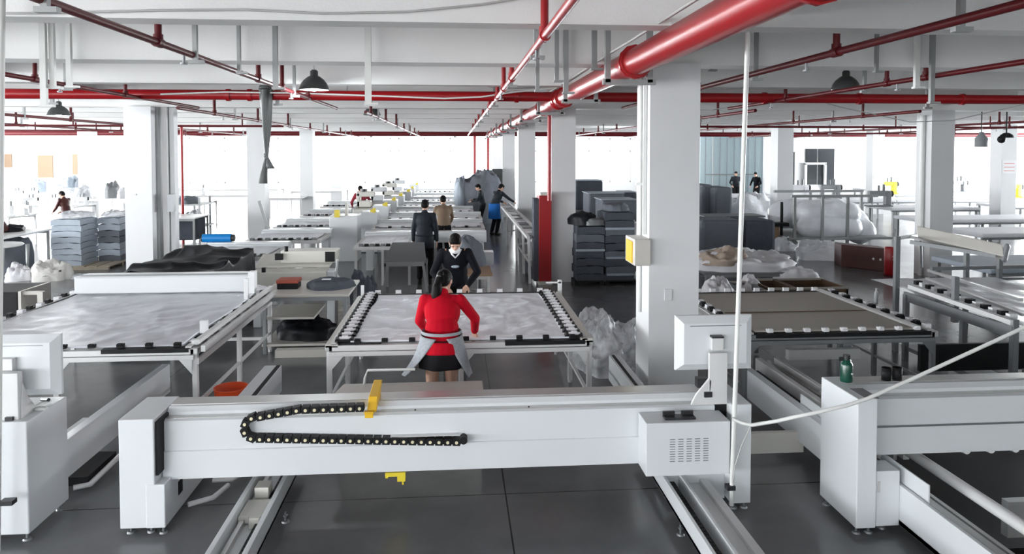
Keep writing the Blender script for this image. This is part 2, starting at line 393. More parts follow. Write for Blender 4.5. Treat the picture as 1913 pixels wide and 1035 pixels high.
MB().cyl((PX, TY-.16, TZ-.03), (PX, TY+.16, TZ-.03), .145, n=20).ell((PX, TY, TZ-.05), .15, 16, 10).build('elbow', 'red', p2)
for px in (427, 467, 1428, 1605, 1797, 965):
    X, _ = AY(px, 178, TY)
    MB().cyl((X-.03, TY, TZ), (X+.03, TY, TZ), .092, n=16).build('coupling', 'red', p2)
pts = [AY(x, y, TY-.12) for x, y in ((300, 176), (420, 172), (560, 174), (700, 179), (830, 184), (900, 181), (960, 172), (1030, 165), (1060, 158))]
MB().tube([(a, TY-.12, b) for a, b in pts], .013).build('cable', 'conduit', p2)
for px in (90, 515, 688, 1247, 1740):
    X, _ = AY(px, 178, TY); hangers(p2, X, TY+.1, TZ-.1, w_=.05)
TY2 = 35.0
p3 = T('far_cross_main_pipe', 'dark red pipe crossing the hall in front of the bright far windows', 'pipe', (0, TY2, 3.57))
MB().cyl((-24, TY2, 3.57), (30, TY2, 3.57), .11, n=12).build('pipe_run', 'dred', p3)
for x in (-20, -14, -9, -4, 0, 5, 11, 17, 23): hangers(p3, x, TY2+.1, 3.45, w_=.1)
MB().cyl((.95, TY2, 0), (.95, TY2, 3.5), .07).build('riser', 'red', p3); MB().cyl((1.6, TY2, 0), (1.6, TY2, 3.5), .07).build('riser', 'red', p3)
def branch(X, z, y0, y1, r, label, drops, hang=(), m='red', name='sprinkler_pipe'):
    t = T(name, label, 'pipe', (X, (y0+y1)/2, z))
    MB().cyl((X, y0, z), (X, y1, z), r, n=12).build('pipe_run', m, t)
    for y in drops:
        MB().cyl((X, y, z), (X, y, CZ), r*.95, n=10).cyl((X, y-.05, z), (X, y+.05, z), r*1.35, n=10).cyl((X, y, z-r*.6), (X, y, z+r*2.2), r*1.3, n=10).build('dropper', m, t)
    for y in hang: hangers(t, X+.02, y, z-.02, w_=.035)
    for y in drops[::2]:
        MB().cyl((X, y+.5, z-.09), (X, y+.5, z), .012, n=8).cyl((X, y+.5, z-.1), (X, y+.5, z-.085), .03, n=8).build('sprinkler_head', 'steel', t)
    return t
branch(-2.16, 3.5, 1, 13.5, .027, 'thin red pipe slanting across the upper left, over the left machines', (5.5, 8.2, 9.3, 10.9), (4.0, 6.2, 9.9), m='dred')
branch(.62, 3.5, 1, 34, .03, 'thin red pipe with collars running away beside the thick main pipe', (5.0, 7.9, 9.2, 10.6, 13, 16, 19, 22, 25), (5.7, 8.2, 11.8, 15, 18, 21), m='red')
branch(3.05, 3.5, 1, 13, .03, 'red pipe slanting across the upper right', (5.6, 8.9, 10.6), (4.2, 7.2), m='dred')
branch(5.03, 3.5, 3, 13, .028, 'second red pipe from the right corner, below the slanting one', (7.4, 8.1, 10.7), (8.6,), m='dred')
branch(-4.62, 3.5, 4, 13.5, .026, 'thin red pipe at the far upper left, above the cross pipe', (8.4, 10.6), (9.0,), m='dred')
i = 0
for X, lab in ((-8.6, 'thin pipe with droppers beyond the cross pipe on the far left'), (-11.5, 'leftmost thin pipe beyond the cross pipe'), (-4.5, 'thin pipe with droppers running behind the left pendant lamps'), (-1.6, 'thin pale pipe behind the lit pendant lamp'),
               (5.2, 'thin pipe with droppers beyond the cross pipe, right of the near column'), (8.2, 'thin pipe running toward the pale blue partition'), (13.5, 'thin pipe behind the thick right column'), (16.2, 'rightmost thin pipe beyond the cross pipe')):
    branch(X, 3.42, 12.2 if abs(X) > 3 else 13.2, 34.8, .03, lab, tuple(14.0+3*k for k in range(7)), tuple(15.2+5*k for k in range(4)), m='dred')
for Y, x0, x1, lab in ((19.5, -13, -4.5, 'thin red cross pipe above the left tables'), (24, -16, -8.6, 'further thin red cross pipe above the left tables'), (19.0, 5.2, 16.2, 'thin red cross pipe above the plastic covered rolls'), (25.5, 8.2, 20, 'further red cross pipe near the pale partition')):
    t = T('sprinkler_pipe', lab, 'pipe', ((x0+x1)/2, Y, 3.38)); MB().cyl((x0, Y, 3.38), (x1, Y, 3.38), .03, n=10).build('pipe_run', 'dred', t)
    for k in range(4): x = x0+(x1-x0)*(k+.5)/4; MB().cyl((x, Y, 3.38), (x, Y, CZ), .02, n=8).build('dropper', 'dred', t)
one(MB().cyl((1.83, 13.95, 1.75), (1.83, 13.95, 3.5), .04).cyl((PX, 13.95, 3.45), (1.83, 13.95, 3.45), .04), 'riser_pipe', 'red', 'vertical red pipe dropping into the tall red cabinet', 'pipe')
X, _ = AY(340, 300, 22); one(MB().cyl((X, 22, 0), (X, 22, 3.5), .04), 'riser_pipe', 'red', 'thin vertical red pipe right of the ducted left column', 'pipe')
X, _ = AY(1474, 300, 26); one(MB().cyl((X, 26, 0), (X, 26, 3.5), .07), 'riser_pipe', 'dred', 'dark red vertical pipe right of the column behind the plastic rolls', 'pipe')
# long wires on the first beam
pts = [AY(x, y, 5.2) for x, y in ((-10, 25), (100, 24), (300, 19), (460, 18), (600, 25), (760, 22), (900, 8), (1000, -8))]
one(MB().tube([(a, 5.2, b) for a, b in pts], .008), 'wire', 'cable', 'thin grey wire sagging along the nearest ceiling beam', 'wire')
pts = [AY(x, y, 12.4) for x, y in ((648, 170), (650, 151), (700, 150), (800, 149), (880, 155), (930, 165), (1000, 164))]
one(MB().tube([(a, 12.4, b) for a, b in pts], .012), 'wire', 'cable', 'grey wire drooping behind the long cross pipe', 'wire')
pts = [AY(x, y, 13.5) for x, y in ((1330, 205), (1500, 180), (1570, 200), (1700, 228), (1780, 225), (1913, 195))]
one(MB().tube([(a, 13.5, b) for a, b in pts], .01), 'wire', 'cable', 'dark wire hanging across the thick right column', 'wire')
for px, y1, Y, w_, lab in ((83, 196, 7.15, .055, 'left one of two white channel hangers at the upper left'), (99, 162, 7.2, .045, 'right one of two white channel hangers at the upper left'), (130, 160, 7.2, .045, 'grey channel hanger right of the two white ones at upper left'),
                       (688, 192, 7.1, .06, 'long white channel hanger reaching down past the cross pipe near the middle lamp'), (447, 134, 7.2, .03, 'short grey hanger left of the knotted cloth'), (515, 163, 7.2, .045, 'grey channel hanger just right of the knotted cloth'),
                       (1110, 127, 6.9, .05, 'grey channel hanger left of the near column top'), (1057, 172, 7.2, .05, 'grey channel hanger above the pipe elbow'), (1040, 150, 7.2, .04, 'thin grey hanger left of the pipe elbow'), (1004, 168, 7.2, .035, 'red grey hanger beside the sloping collared pipe'),
                       (1255, 48, 6.3, .035, 'short white conduit above the bend of the thick red pipe'), (1740, 190, 7.2, .045, 'long grey hanger before the thick right column'), (1712, 162, 7.25, .05, 'white hanger left of the long grey one at right'), (1637, 132, 7.2, .03, 'short dark hanger right of the upper right lamp'), (1328, 130, 8.9, .03, 'thin dark hanger against the near column right side')):
    X, z0 = AY(px, y1, Y)
    one(MB().box(X-w_/2, Y-.02, z0, X+w_/2, Y+.02, CZ).box(X-w_/2-.01, Y-.03, z0-.02, X+w_/2+.06, Y+.03, z0), 'channel_hanger', 'conduit' if 'white' in lab else 'hang', lab, 'hanger')
# pendant lamps
def lamp(px, py, wpx, lit, label, Y=None, cord=None):
    Y = Y or min((8.9, 11.9, 13.8, 16.5, 18.9, 21.4, 24, 26.5, 29), key=lambda q: abs(q-.39*F/wpx)); X, z = AY(px, py, Y); t = T('pendant_lamp', label, 'lamp', (X, Y, z), 'bell pendant lamps')
    r = .195; h = .2
    pr = [(r, 0), (r*.97, .02), (r*.85, .08), (r*.66, .13), (r*.4, .17), (.05, .185), (.05, .24), (.03, .26), (0.0, .26)]
    pi_ = [(r-.008, 0), (r*.82, .075), (r*.62, .12), (r*.36, .155), (0, .165)]
    MB().lathe(pr, (X, Y, z)).lathe([(r, 0), (r-.008, 0)], (X, Y, z)).lathe(pi_, (X, Y, z)).build('lamp_shade', 'lamp', t)
    MB().cyl((X, Y, z+.25), (X, Y, CZ), .006, n=6).build('cord', 'cable', t)
    b = MB().ell((X, Y, z+.05), (.06, .06, .07), 12, 8).cyl((X, Y, z+.1), (X, Y, z+.17), .03); b.build('bulb', 'bulb' if lit else 'mask', t)
    if lit:
        l = bpy.data.lights.new('lamp_glow', 'POINT'); l.energy = 28; l.shadow_soft_size = .05; l.color = (.93, .97, 1)
        o = bpy.data.objects.new('lamp_glow', l); o.parent = t; o.location = (0, 0, -.04); COL.objects.link(o)
lamp(587, 168, 50, True, 'large grey bell lamp, lit, hanging above the cross pipe at left', 9.6)
lamp(110, 216, 36, True, 'lit bell lamp hanging at the far upper left')
lamp(695, 215, 34, False, 'unlit bell lamp just below the long cross pipe')
lamp(745, 220, 20, False, 'small distant bell lamp, the left one of two close together')
lamp(766, 232, 18, False, 'small distant bell lamp, the right one of two close together')
lamp(1580, 167, 47, False, 'dark bell lamp hanging at upper right above the cross pipe', 9.6)
lamp(1164, 226, 20, True, 'lit small bell lamp between the red cabinet column and the near column')
lamp(1806, 217, 26, False, 'bell lamp below the cross pipe, right of the thick column')
lamp(1322, 212, 20, False, 'bell lamp half hidden behind the near column')
# knotted cloth
Y = TY-.1; X, zt = AY(496, 166, Y)
t = T('knotted_cloth', 'long dark grey cloth knotted and hanging from the red cross pipe', 'cloth', (X, Y, zt))
def kc(u, v):
    z = zt+.02-v*1.05; wd = .085*(1-.85*v**1.5)+.004
    a = u*2*PI; fold = 1+.25*math.sin(3*a+v*3)
    return (X-.0+.015*v+wd*math.cos(a)*fold, Y-.02+.05*(1-v*.6)*math.sin(a)*fold, z)
MB().grid(kc, 22, 24).ell((X, Y, zt+.02), (.1, .11, .05)).build('upper_drape', 'lamp', t)
X2, z2 = AY(497, 290, Y)
MB().ell((X2, Y, z2), (.035, .04, .05)).build('knot', 'lamp', t)
def tail(dx, dz, w0, ph):
    def fn(u, v):
        a = u*2*PI; wd = w0*(.25+.75*v); return (X2+dx*v+wd*math.cos(a)*(1+.3*math.sin(2*a+ph)), Y+.02*math.sin(a)+.01*math.sin(6*v), z2-dz*v)
    return MB().grid(fn, 14, 10)
tail(-.05, .42, .06, 0).build('tail', 'lamp', t); tail(.07, .2, .05, 1).build('tail', 'lamp', t)
# column fittings
t = T('switch_box', 'grey switch box with a yellow face on the near column', 'switch box', (1.97, 7.4, 1.6))
X0, Z1 = AY(1190, 483, 7.12); 
MB().box(1.80, 7.13, 1.55, 1.97, 7.52, 1.82).build('case', 'cream', t, bevel=.01)
MB().box(1.79, 7.2, 1.57, 1.80, 7.45, 1.79).build('face', 'yellow', t)
one(MB().box(2.13, 7.185, 1.18, 2.21, 7.2, 1.3), 'wall_socket', 'column', 'white socket plate on the front of the near column', 'socket', bevel=.004)
one(MB().cyl((1.95, 7.5, 1.0), (1.95, 7.5, 3.55), .018, n=8).box(1.9, 7.47, 2.35, 1.968, 7.53, 2.38).box(1.93, 7.3, 1.85, 1.965, 7.33, 3.55), 'conduit', 'conduit', 'thin white conduit running up the left side of the near column', 'conduit')
t = T('duct_pipes', 'grey vertical ducts fixed to the right side of the left column', 'pipes', (-5.9, 15.1, 0))
for dx, w_, m in ((-5.98, .05, 'hang'), (-5.88, .1, 'wall'), (-5.76, .09, 'column')):
    MB().box(dx, 15.0+abs(dx+6)*.6, 0, dx+w_, 15.2+abs(dx+6)*.6, 3.6).build('duct', m, t)
MB().box(-5.76, 14.98, 1.5, -5.64, 15.1, 1.85).build('junction_box', 'steel', t)
one(MB().cyl((10.165, 15.02, 0), (10.165, 15.02, 3.5), .05).cyl((10.165, 15.02, 2.62), (10.165, 15.02, 2.72), .055), 'downpipe', 'conduit', 'white downpipe on the left side of the thick right column', 'pipe')
def notice(X, Y, z, w_, h, lines, label, m='mask', lm='print'):
    t = T('wall_notice', label, 'notice', (X, Y, z)); MB().box(X, Y-.012, z, X+w_, Y, z+h).build('sheet', m, t)
    mb = MB()
    for k in range(lines): mb.box(X+w_*.12, Y-.016, z+h*(k+.6)/(lines+.5), X+w_*.85, Y-.011, z+h*(k+.6)/(lines+.5)+h*.05)
    mb.build('text_lines', lm, t)
notice(-6.38, 14.8, 1.84, .1, .04, 1, 'tiny grey mark on the front of the ducted left column', 'column')
notice(17.92, 22.4, 2.0, .5, .42, 3, 'white and pink notice on the rightmost column', 'mask', 'pink')
notice(18.1, 30, 1.5, .42, .3, 3, 'small notice on the distant column behind the rolls')

# ================= NEAR QUILTING MACHINES =================
def foot(mb, x, y, z=.055, r=.03):
    mb.cyl((x, y, 0), (x, y, .012), r, r*.8, 12).cyl((x, y, .01), (x, y, z+.02), .009, n=8).cyl((x, y, z-.012), (x, y, z), .018, n=6)
def feet(par, pts):
    for x, y in pts:
        mb = MB(); foot(mb, x, y); mb.build('levelling_foot', 'steel', par)
def chain(par, pts, w_=.05, step=.064, along='y', name='cable_chain'):
    """drag chain along a path lying in a plane; one part with the links, one sub-part with the ivory rollers"""
    pts = [Vector(p) for p in pts]; L_ = [0]
    for a, b in zip(pts, pts[1:]): L_.append(L_[-1]+(b-a).length)
    n = int(L_[-1]/step); a = MB(); b = MB(); nv = Vector((0, 1, 0)) if along == 'y' else Vector((1, 0, 0))
    for k in range(n):
        s = k*step+step/2; i = max(j for j in range(len(L_)) if L_[j] <= s); i = min(i, len(pts)-2)
        d = (pts[i+1]-pts[i]).normalized(); p = pts[i]+d*(s-L_[i]); up = d.cross(nv)
        a.bar(p-d*step*.43, p+d*step*.43, w_*1.2, w_, up); a.bar(p-d*step*.5, p+d*step*.5, w_*.9, w_*.7, up)
        if k % 1 == 0:
            q = p-nv*(w_*.62); b.cyl(q, q-nv*.006, .0115, n=10)
    o = a.build(name, 'black', par); b.build('roller', 'ivory', o); return o
g = T('quilting_machine', 'long white gantry quilting machine spanning the foreground, black looped cable chain on its beam', 'quilting machine', (0, 5.4, 0))
# left leg
mb = MB(); mb.box(-2.35, 5.18, .055, -2.11, 5.665, .83); mb.build('left_leg', 'enamel', g, bevel=.008)
mb = MB(); mb.box(-2.112, 5.2, .42, -2.09, 5.6, .80); mb.build('slot', 'black', g)
mb = MB(); mb.box(-2.17, 5.175, .055, -2.04, 6.3, .365); o = mb.build('leg_housing', 'enamel', g, bevel=.006)
MB().box(-2.042, 5.42, .17, -2.037, 5.5, .27).build('outlet', 'black', o)
MB().box(-2.05, 5.6, .22, -2.03, 6.3, .26).build('guide', 'alu', o)
feet(g, [(-2.3, 5.24), (-2.16, 5.24), (-2.07, 5.22), (-2.3, 5.6)])
# beam
prof = [(5.30, .345), (5.30, .55), (5.303, .553), (5.303, .56), (5.30, .563), (5.30, .765), (5.335, .775), (5.40, .775), (5.40, .79), (5.43, .79), (5.43, .825), (5.46, .83), (5.62, .83), (5.62, .345)]
prof = [(5.30, .345), (5.30, .545), (5.31, .55), (5.31, .765), (5.33, .775), (5.40, .775), (5.40, .80), (5.43, .83), (5.62, .83), (5.62, .345)]
o = MB().prismx(prof, -2.1, 2.04).build('beam', 'enamel', g)
MB().box(-2.1, 5.465, .829, 1.9, 5.618, .834).build('top_strip', 'alu', o)
MB().box(-2.1, 5.335, .772, 1.9, 5.398, .778).build('rail_strip', 'alu', o)
for x in (-.3, .55, -1.35): MB().cyl((x, 5.36, .778), (x, 5.36, .784), .006, n=8).build('screw', 'black', o)
# cable chain on the beam
YC = 5.27
xl, zl = AY(478, 818, YC); x_, zu = AY(690, 760, YC); xr, zr = AY(866, 824, YC); _, zu0 = AY(490, 778, YC)
rad = (zu0-zl)/2; pts = []
pts.append((xr-.02, YC, zr))
pts.append((xl+.02, YC, zl))
for k in range(1, 12):
    t_ = -PI/2-PI*k/12; pts.append((xl+math.cos(t_)*rad, YC, zl+rad+math.sin(t_)*rad))
pts.append((xl+.02, YC, zl+2*rad)); pts.append((xl+.3, YC, zl+2*rad+.045)); pts.append((x_, YC, zu-.0))
chain(g, pts)
MB().cyl((xr, YC-.035, zr+.015), (xr, 5.31, zr+.015), .028, n=20).build('chain_anchor', 'black', g)
MB().box(xl, 5.262, zl-.026, xr-.05, 5.31, zl-.021).build('chain_tray', 'alu_w', g)
mb = MB(); mb.box(x_-.035, 5.24, .80, x_+.035, 5.28, .815).box(x_-.03, 5.24, .77, x_+.03, 5.255, .81).hexa([(x_-.02, 5.28, .80), (x_+.05, 5.28, .80), (x_+.05, 5.6, .835), (x_-.02, 5.6, .835), (x_-.01, 5.33, .90), (x_+.05, 5.33, .90), (x_+.06, 5.6, .94), (x_, 5.6, .94)])
mb.build('carriage_bracket', 'yellow', g, bevel=.004)
xb, zb = AY(738, 885, 5.45)
MB().box(xb-.07, 5.4, zb-.0, xb+.08, 5.5, zb+.03).box(xb+.02, 5.4, zb-.04, xb+.08, 5.48, zb).cyl((xb+.06, 5.44, zb-.08), (xb+.06, 5.44, zb-.03), .007).box(xb-.07, 5.42, zb-.02, xb-.05, 5.46, zb).build('sewing_head_bracket', 'lemon', g)
# control box with louvres
o = MB().box(1.375, 5.07, .345, 2.0, 5.30, .735).build('control_box', 'enamel', g, bevel=.005)
mb = MB()
for c in range(5):
    for r_ in range(10):
        x = 1.55+c*.062+(.0 if c < 4 else .0); z = .45+r_*.018; mb.box(x, 5.066, z, x+.038, 5.071, z+.004)
mb.build('louvres', 'steel', o)
MB().box(1.53, 5.12, .735, 1.76, 5.2, .752).box(1.53, 5.18, .75, 1.62, 5.2, .78).box(1.67, 5.18, .75, 1.76, 5.2, .78).build('handset_cradle', 'blackp', g, bevel=.003)
# right leg
MB().box(2.06, 5.2, .055, 2.215, 5.68, .81).build('right_leg', 'enamel', g, bevel=.008)
MB().box(1.97, 5.3, .60, 2.06, 5.5, .78).build('slot', 'black', g)
MB().box(1.6, 5.32, .04, 2.06, 5.6, .34).build('leg_housing', 'enamel', g, bevel=.005)
feet(g, [(2.18, 5.25), (2.1, 5.25), (2.18, 5.62)])
# rails towards the camera
def channel(par, x0, x1, y0, y1, z0, z1, m='enamel', chainx=None, name='floor_rail', wall=.035):
    mb = MB(); mb.box(x0, y0, z0, x0+wall, y1, z1).box(x1-wall, y0, z0, x1, y1, z1).box(x0, y0, z0, x1, y1, z0+.03)
    o = mb.build(name, m, par, bevel=.003)
    MB().box(x0+wall+.02, y0, z0+.03, x0+wall+.05, y1, z0+.07).build('guide', 'alu', o)
    if chainx is not None:
        n = int((y1-y0)/.045); c = MB()
        for k in range(n): y = y0+.045*(k+.5); c.box(chainx-.022, y-.019, z0+.03, chainx+.022, y+.019, z0+.075).box(chainx-.015, y-.024, z0+.03, chainx+.015, y+.024, z0+.06)
        c.build('cable_chain', 'black', o)
    return o
channel(g, -1.53, -1.27, 3.2, 6.15, .11, .25, chainx=-1.335)
MB().box(-1.49, 5.0, .15, -1.33, 5.25, .2).box(-1.46, 5.3, .14, -1.36, 5.42, .26).box(-1.40, 4.93, .15, -1.33, 4.97, .22).build('drive_carriage', 'enamel2', g, bevel=.004)
feet(g, [(-1.5, 3.9), (-1.24, 5.3), (-1.24, 4.3), (-1.5, 5.9)])
channel(g, 1.56, 1.72, 3.2, 6.15, .11, .25, chainx=1.64, wall=.025)
MB().box(1.74, 3.2, .10, 1.86, 6.1, .17).box(1.86, 3.2, .10, 1.92, 6.1, .2).box(1.72, 3.2, .1, 1.735, 6.1, .24).build('floor_rail', 'alu_w', g, bevel=.003)
feet(g, [(1.58, 4.9), (1.58, 4.2), (1.9, 5.4)])
# outer rails running back
for x0, x1, y1, sd_ in ((-2.05, -1.87, 7.9, 1), (1.73, 1.86, 8.0, -1)):
    mb = MB(); mb.box(x0, 6.3 if sd_ > 0 else 5.6, .12, x1, y1, .40); o = mb.build('frame_rail', 'enamel', g, bevel=.005)
    xs = x1-.02 if sd_ > 0 else x0+.02
    MB().box((x1-.05) if sd_ > 0 else x0+.03, 6.4, .40, (x1-.01) if sd_ > 0 else x0+.06, y1-.02, .407).build('slot', 'black', o)
MB().tube([(-1.95, 5.9, .06), (-1.8, 5.9, .06), (-1.75, 6.0, .06), (-1.75, 7.4, .06)], .02).tube([(-2.0, 5.5, .06), (-1.85, 5.6, .06), (-1.8, 5.8, .06)], .02).build('foot_bar', 'alu_w', g)
# monitor on its arm
def monitor(par, x0, z0, w_, h, Y, tilt=0.0):
    def ring(ins, y, zz=0): return [(x0+ins, y, z0+ins), (x0+w_-ins, y, z0+ins), (x0+w_-ins, y, z0+h-ins), (x0+ins, y, z0+h-ins)]
    R = [ring(0, Y+.07), ring(0, Y+.045), ring(.055, Y), ring(.057, Y)]
    mb = MB(); vs = [p for r_ in R for p in r_]; fs = [(3, 2, 1, 0)]
    fs = [(0, 1, 2, 3)]+[(j*4+i, (j+1)*4+i, (j+1)*4+(i+1) % 4, j*4+(i+1) % 4) for j in range(3) for i in range(4)]+[(15, 14, 13, 12)]
    mb._add(vs, fs); o = mb.build('monitor', 'enamel', par, bevel=.006)
    MB().box(x0+.1, Y-.002, z0+h-.075, x0+w_-.1, Y+.002, z0+h-.069).build('vent_slot', 'steel', o)
    MB().box(x0+.02, Y+.069, z0+.02, x0+w_-.02, Y+.073, z0+h-.02).build('screen', 'dark', o)
    return o
monitor(g, 1.675, 1.03, .60, .42, 5.32)
mb = MB(); mb.box(1.93, 5.27, 1.2, 2.02, 5.33, 1.3).box(1.90, 5.24, .80, 2.04, 5.27, 1.19).prismx([(5.26, .80), (5.42, .80), (5.34, .95), (5.27, 1.1)], 2.02, 2.04)
mb.prism([(1.76, .80), (1.90, .80), (1.92, .98), (1.90, 1.0), (1.80, .88)], 5.24, 5.26)
mb.build('monitor_arm', 'alu_w', g, bevel=.004)
MB().box(1.93, 5.265, 1.295, 2.02, 5.335, 1.31).box(1.86, 5.225, .86, 1.92, 5.245, .90).box(1.82, 5.27, .92, 1.9, 5.33, .99).build('clip', 'blackp', g)
# leaning conduit and hose
x0, z0 = AY(1397, 60, 5.03); x1, z1 = AY(1366, 944, 5.03)
t = T('conduit_pole', 'slim white pole leaning from the red pipe to the gantry right leg', 'pole', (x1, 5.03, z1))
MB().cyl((x1, 5.03, z1), (x0, 5.03, z0), .0165, n=12).build('tube', 'conduit', t)
xc, zc = AY(1367, 912, 5.0); MB().box(xc-.03, 5.0, zc-.02, xc+.03, 5.06, zc+.01).build('clamp', 'blackp', t)
hp_ = []
for x, y, Yh in ((1368, 782, 5.0), (1385, 790, 4.97), (1405, 794, 4.93), (1450, 787, 4.85), (1485, 779, 4.77), (1520, 772, 4.72), (1580, 758, 4.7), (1620, 745, 4.7), (1700, 710, 4.7), (1800, 664, 4.7), (1913, 612, 4.7), (2010, 566, 4.7)):
    a_, b_ = AY(x, y, Yh); hp_.append((a_, Yh, b_))
one(MB().tube(hp_, .013, 10), 'air_hose', 'conduit', 'pale hose rising diagonally from the gantry to the right edge', 'hose')
pts = [AY(x, y, 5.0) for x, y in ((1401, 796), (1385, 830), (1372, 870), (1368, 900))]
one(MB().tube([(a, 4.99, b) for a, b in pts], .005, 6), 'thin_cable', 'cable', 'thin cable falling from the hose bend beside the gantry leg', 'cable')
x0, z0 = AY(4, -20, 5.02)
t = T('conduit_pole', 'grey white conduit pole at the left edge of the view', 'pole', (-3.07, 5.02, 0))
MB().cyl((-3.075, 5.02, 0.02), (x0+.012, 5.02, 4.2), .022, n=12).build('tube', 'conduit', t)
xc, zc = AY(12, 940, 5.0); MB().box(xc-.04, 4.99, zc-.015, xc+.04, 5.05, zc+.015).build('clamp', 'blackp', t)

# left machine (only its right leg shows)
g = T('quilting_machine', 'white machine cabinet and monitor at the left edge with a long side panel', 'quilting machine', (-3.2, 5.4, 0))
MB().box(-3.42, 5.16, .055, -2.945, 5.68, .845).build('right_leg', 'enamel', g, bevel=.008)
MB().box(-5.0, 5.3, .345, -3.42, 5.6, .8).build('beam', 'enamel', g, bevel=.01)
feet(g, [(-2.98, 5.2), (-2.98, 5.62), (-3.2, 5.2)])
MB().box(-3.06, 5.68, .19, -2.98, 7.75, .485).build('side_panel', 'enamel', g, bevel=.005)
MB().box(-3.22, 5.7, .3, -3.07, 6.5, .34).box(-3.14, 5.7, .34, -3.08, 7.7, .37).build('rail_tray', 'black', g)
MB().box(-3.19, 5.72, .34, -3.15, 6.4, .42).box(-3.22, 6.1, .34, -3.1, 6.2, .4).build('guide', 'alu_w', g)
monitor(g, -3.62, .96, .80, .44, 5.33)
mb = MB(); mb.box(-3.2, 5.2, .845, -3.02, 5.26, 1.17).box(-3.3, 5.28, .97, -3.1, 5.33, 1.25).prismx([(5.22, .845), (5.42, .845), (5.30, .98), (5.24, 1.1)], -3.03, -3.01)
mb.build('monitor_arm', 'alu_w', g, bevel=.004); MB().box(-3.1, 5.18, .845, -3.05, 5.2, .87).cyl((-3.0, 5.45, .9), (-2.9, 5.35, .93), .012).build('clip', 'blackp', g)
MB().tube([(-3.0, 5.55, .86), (-2.98, 5.45, .88), (-3.05, 5.3, .87)], .012).box(-3.0, 5.36, .85, -2.93, 5.40, .87).build('cable', 'conduit', g)
MB().tube([(-2.9, 6.55, .1), (-2.7, 6.5, .13), (-2.35, 6.5, .13)], .018).tube([(-2.85, 6.5, .12), (-2.9, 5.9, .06), (-3.0, 5.85, .06)], .022).build('foot_bar', 'alu_w', g)
MB().box(-3.2, 5.9, .05, -2.92, 6.4, .12).build('cable_tray', 'black', g)

# right machine
g = T('quilting_machine', 'white gantry quilting machine at the right edge with a tall square leg cabinet', 'quilting machine', (3.2, 5.2, 0))
MB().box(2.80, 4.78, .055, 2.945, 5.29, .975).build('left_leg', 'enamel', g, bevel=.007)
feet(g, [(2.83, 4.83), (2.83, 5.24), (2.92, 4.83), (3.05, 4.88)])
prof = [(5.02, .47), (5.02, .67), (5.03, .685), (5.03, .88), (5.06, .89), (5.12, .89), (5.12, .92), (5.16, .95), (5.34, .95), (5.34, .47)]
o = MB().prismx(prof, 2.945, 6.4).build('beam', 'enamel', g)
MB().box(2.945, 5.018, .672, 6.4, 5.03, .684).build('seam', 'steel', o)
MB().box(2.99, 5.2, .948, 6.4, 5.33, .955).build('top_strip', 'alu', o); MB().box(2.99, 5.065, .886, 6.4, 5.115, .894).build('rail_strip', 'alu', o)
MB().box(2.86, 4.79, .972, 2.96, 5.0, .978).build('top_plate', 'steel', g)
o = MB().box(2.955, 4.80, .055, 3.13, 4.98, .45).build('leg_housing', 'enamel', g, bevel=.005)
MB().box(2.965, 4.797, .3, 2.985, 4.801, .38).build('outlet', 'alu', o)
MB().box(3.13, 3.0, .06, 3.16, 4.98, .345).box(3.13, 3.0, .06, 3.3, 4.98, .1).build('floor_rail', 'enamel', g, bevel=.004)
MB().box(3.17, 4.55, .3, 3.18, 5.1, .46).build('end_plate', 'enamel', g)
MB().box(3.18, 3.0, .28, 3.24, 5.3, .33).box(3.26, 3.0, .26, 3.29, 5.3, .33).build('guide', 'alu', g)
MB().cyl((3.5, 3.0, .38), (3.5, 6.6, .38), .04).build('work_roller', 'alu_w', g)
MB().box(3.62, 4.4, .16, 6.4, 4.46, .4).box(3.6, 5.35, .36, 6.4, 5.4, .40).build('work_frame', 'alu', g)
for k in range(6):
    x = 3.93+.2*k; MB().cyl((x, 5.26, .40), (x, 5.20, .40), .036, .03, 12).box(x-.05, 5.22, .425, x+.05, 5.3, .445).build('needle_guard', 'mask', g)
MB().box(3.35, 4.45, .02, 6.4, 6.9, .06).build('black_floor_slab', 'black', g)  # flat black slab just above the floor, below the beam
for x0, x1, z0, z1, m in ((3.0, 3.08, .16, .45, 'enamel'), (3.27, 3.33, .3, .45, 'alu_w'), (3.40, 3.43, .3, .42, 'alu'), (3.48, 3.53, .3, .45, 'alu_w')):
    MB().box(x0, 5.3, z0, x1, 7.6 if x0 > 3.1 else 7.3, z1).build('frame_rail', m, g, bevel=.003)
MB().box(3.1, 5.32, .2, 3.26, 7.5, .34).build('cable_tray', 'black', g)
MB().box(3.09, 5.5, .38, 3.1, 6.2, .53).build('end_plate', 'enamel', g)
MB().box(2.3, 6.05, .06, 3.05, 6.1, .24).build('cross_member', 'enamel2', g)
# things on the right machine
X, Yv = A(1581, 712, .975)
t = T('green_bottle', 'dark green metal bottle standing on the right machine cabinet', 'bottle', (X, Yv, .975))
MB().lathe([(0, 0), (.043, 0), (.045, .01), (.045, .125), (.04, .14), (.03, .15), (.03, .165), (0, .165)], (X, Yv, .975)).build('body', 'green', t)
MB().cyl((X, Yv, 1.14), (X, Yv, 1.175), .026).box(X-.06, Yv-.005, 1.13, X-.03, Yv+.005, 1.16).build('cap', 'blackp', t)
MB().prism([(X+.012, 1.05), (X+.03, 1.043), (X+.012, 1.036)], Yv-.0465, Yv-.044).build('mark', 'mask', t)
for k, (px, lab) in enumerate(((1655, 'left one of two black cups on the right machine beam'), (1675, 'right one of two black cups on the right machine beam'))):
    X, z = AY(px, 735, 5.24); t = T('black_cup', lab, 'cup', (X, 5.24, .95))
    MB().lathe([(0, 0), (.034, 0), (.036, .10), (.034, .10), (.031, .01), (0, .01)], (X, 5.24, .95)).build('cup_body', 'black', t)
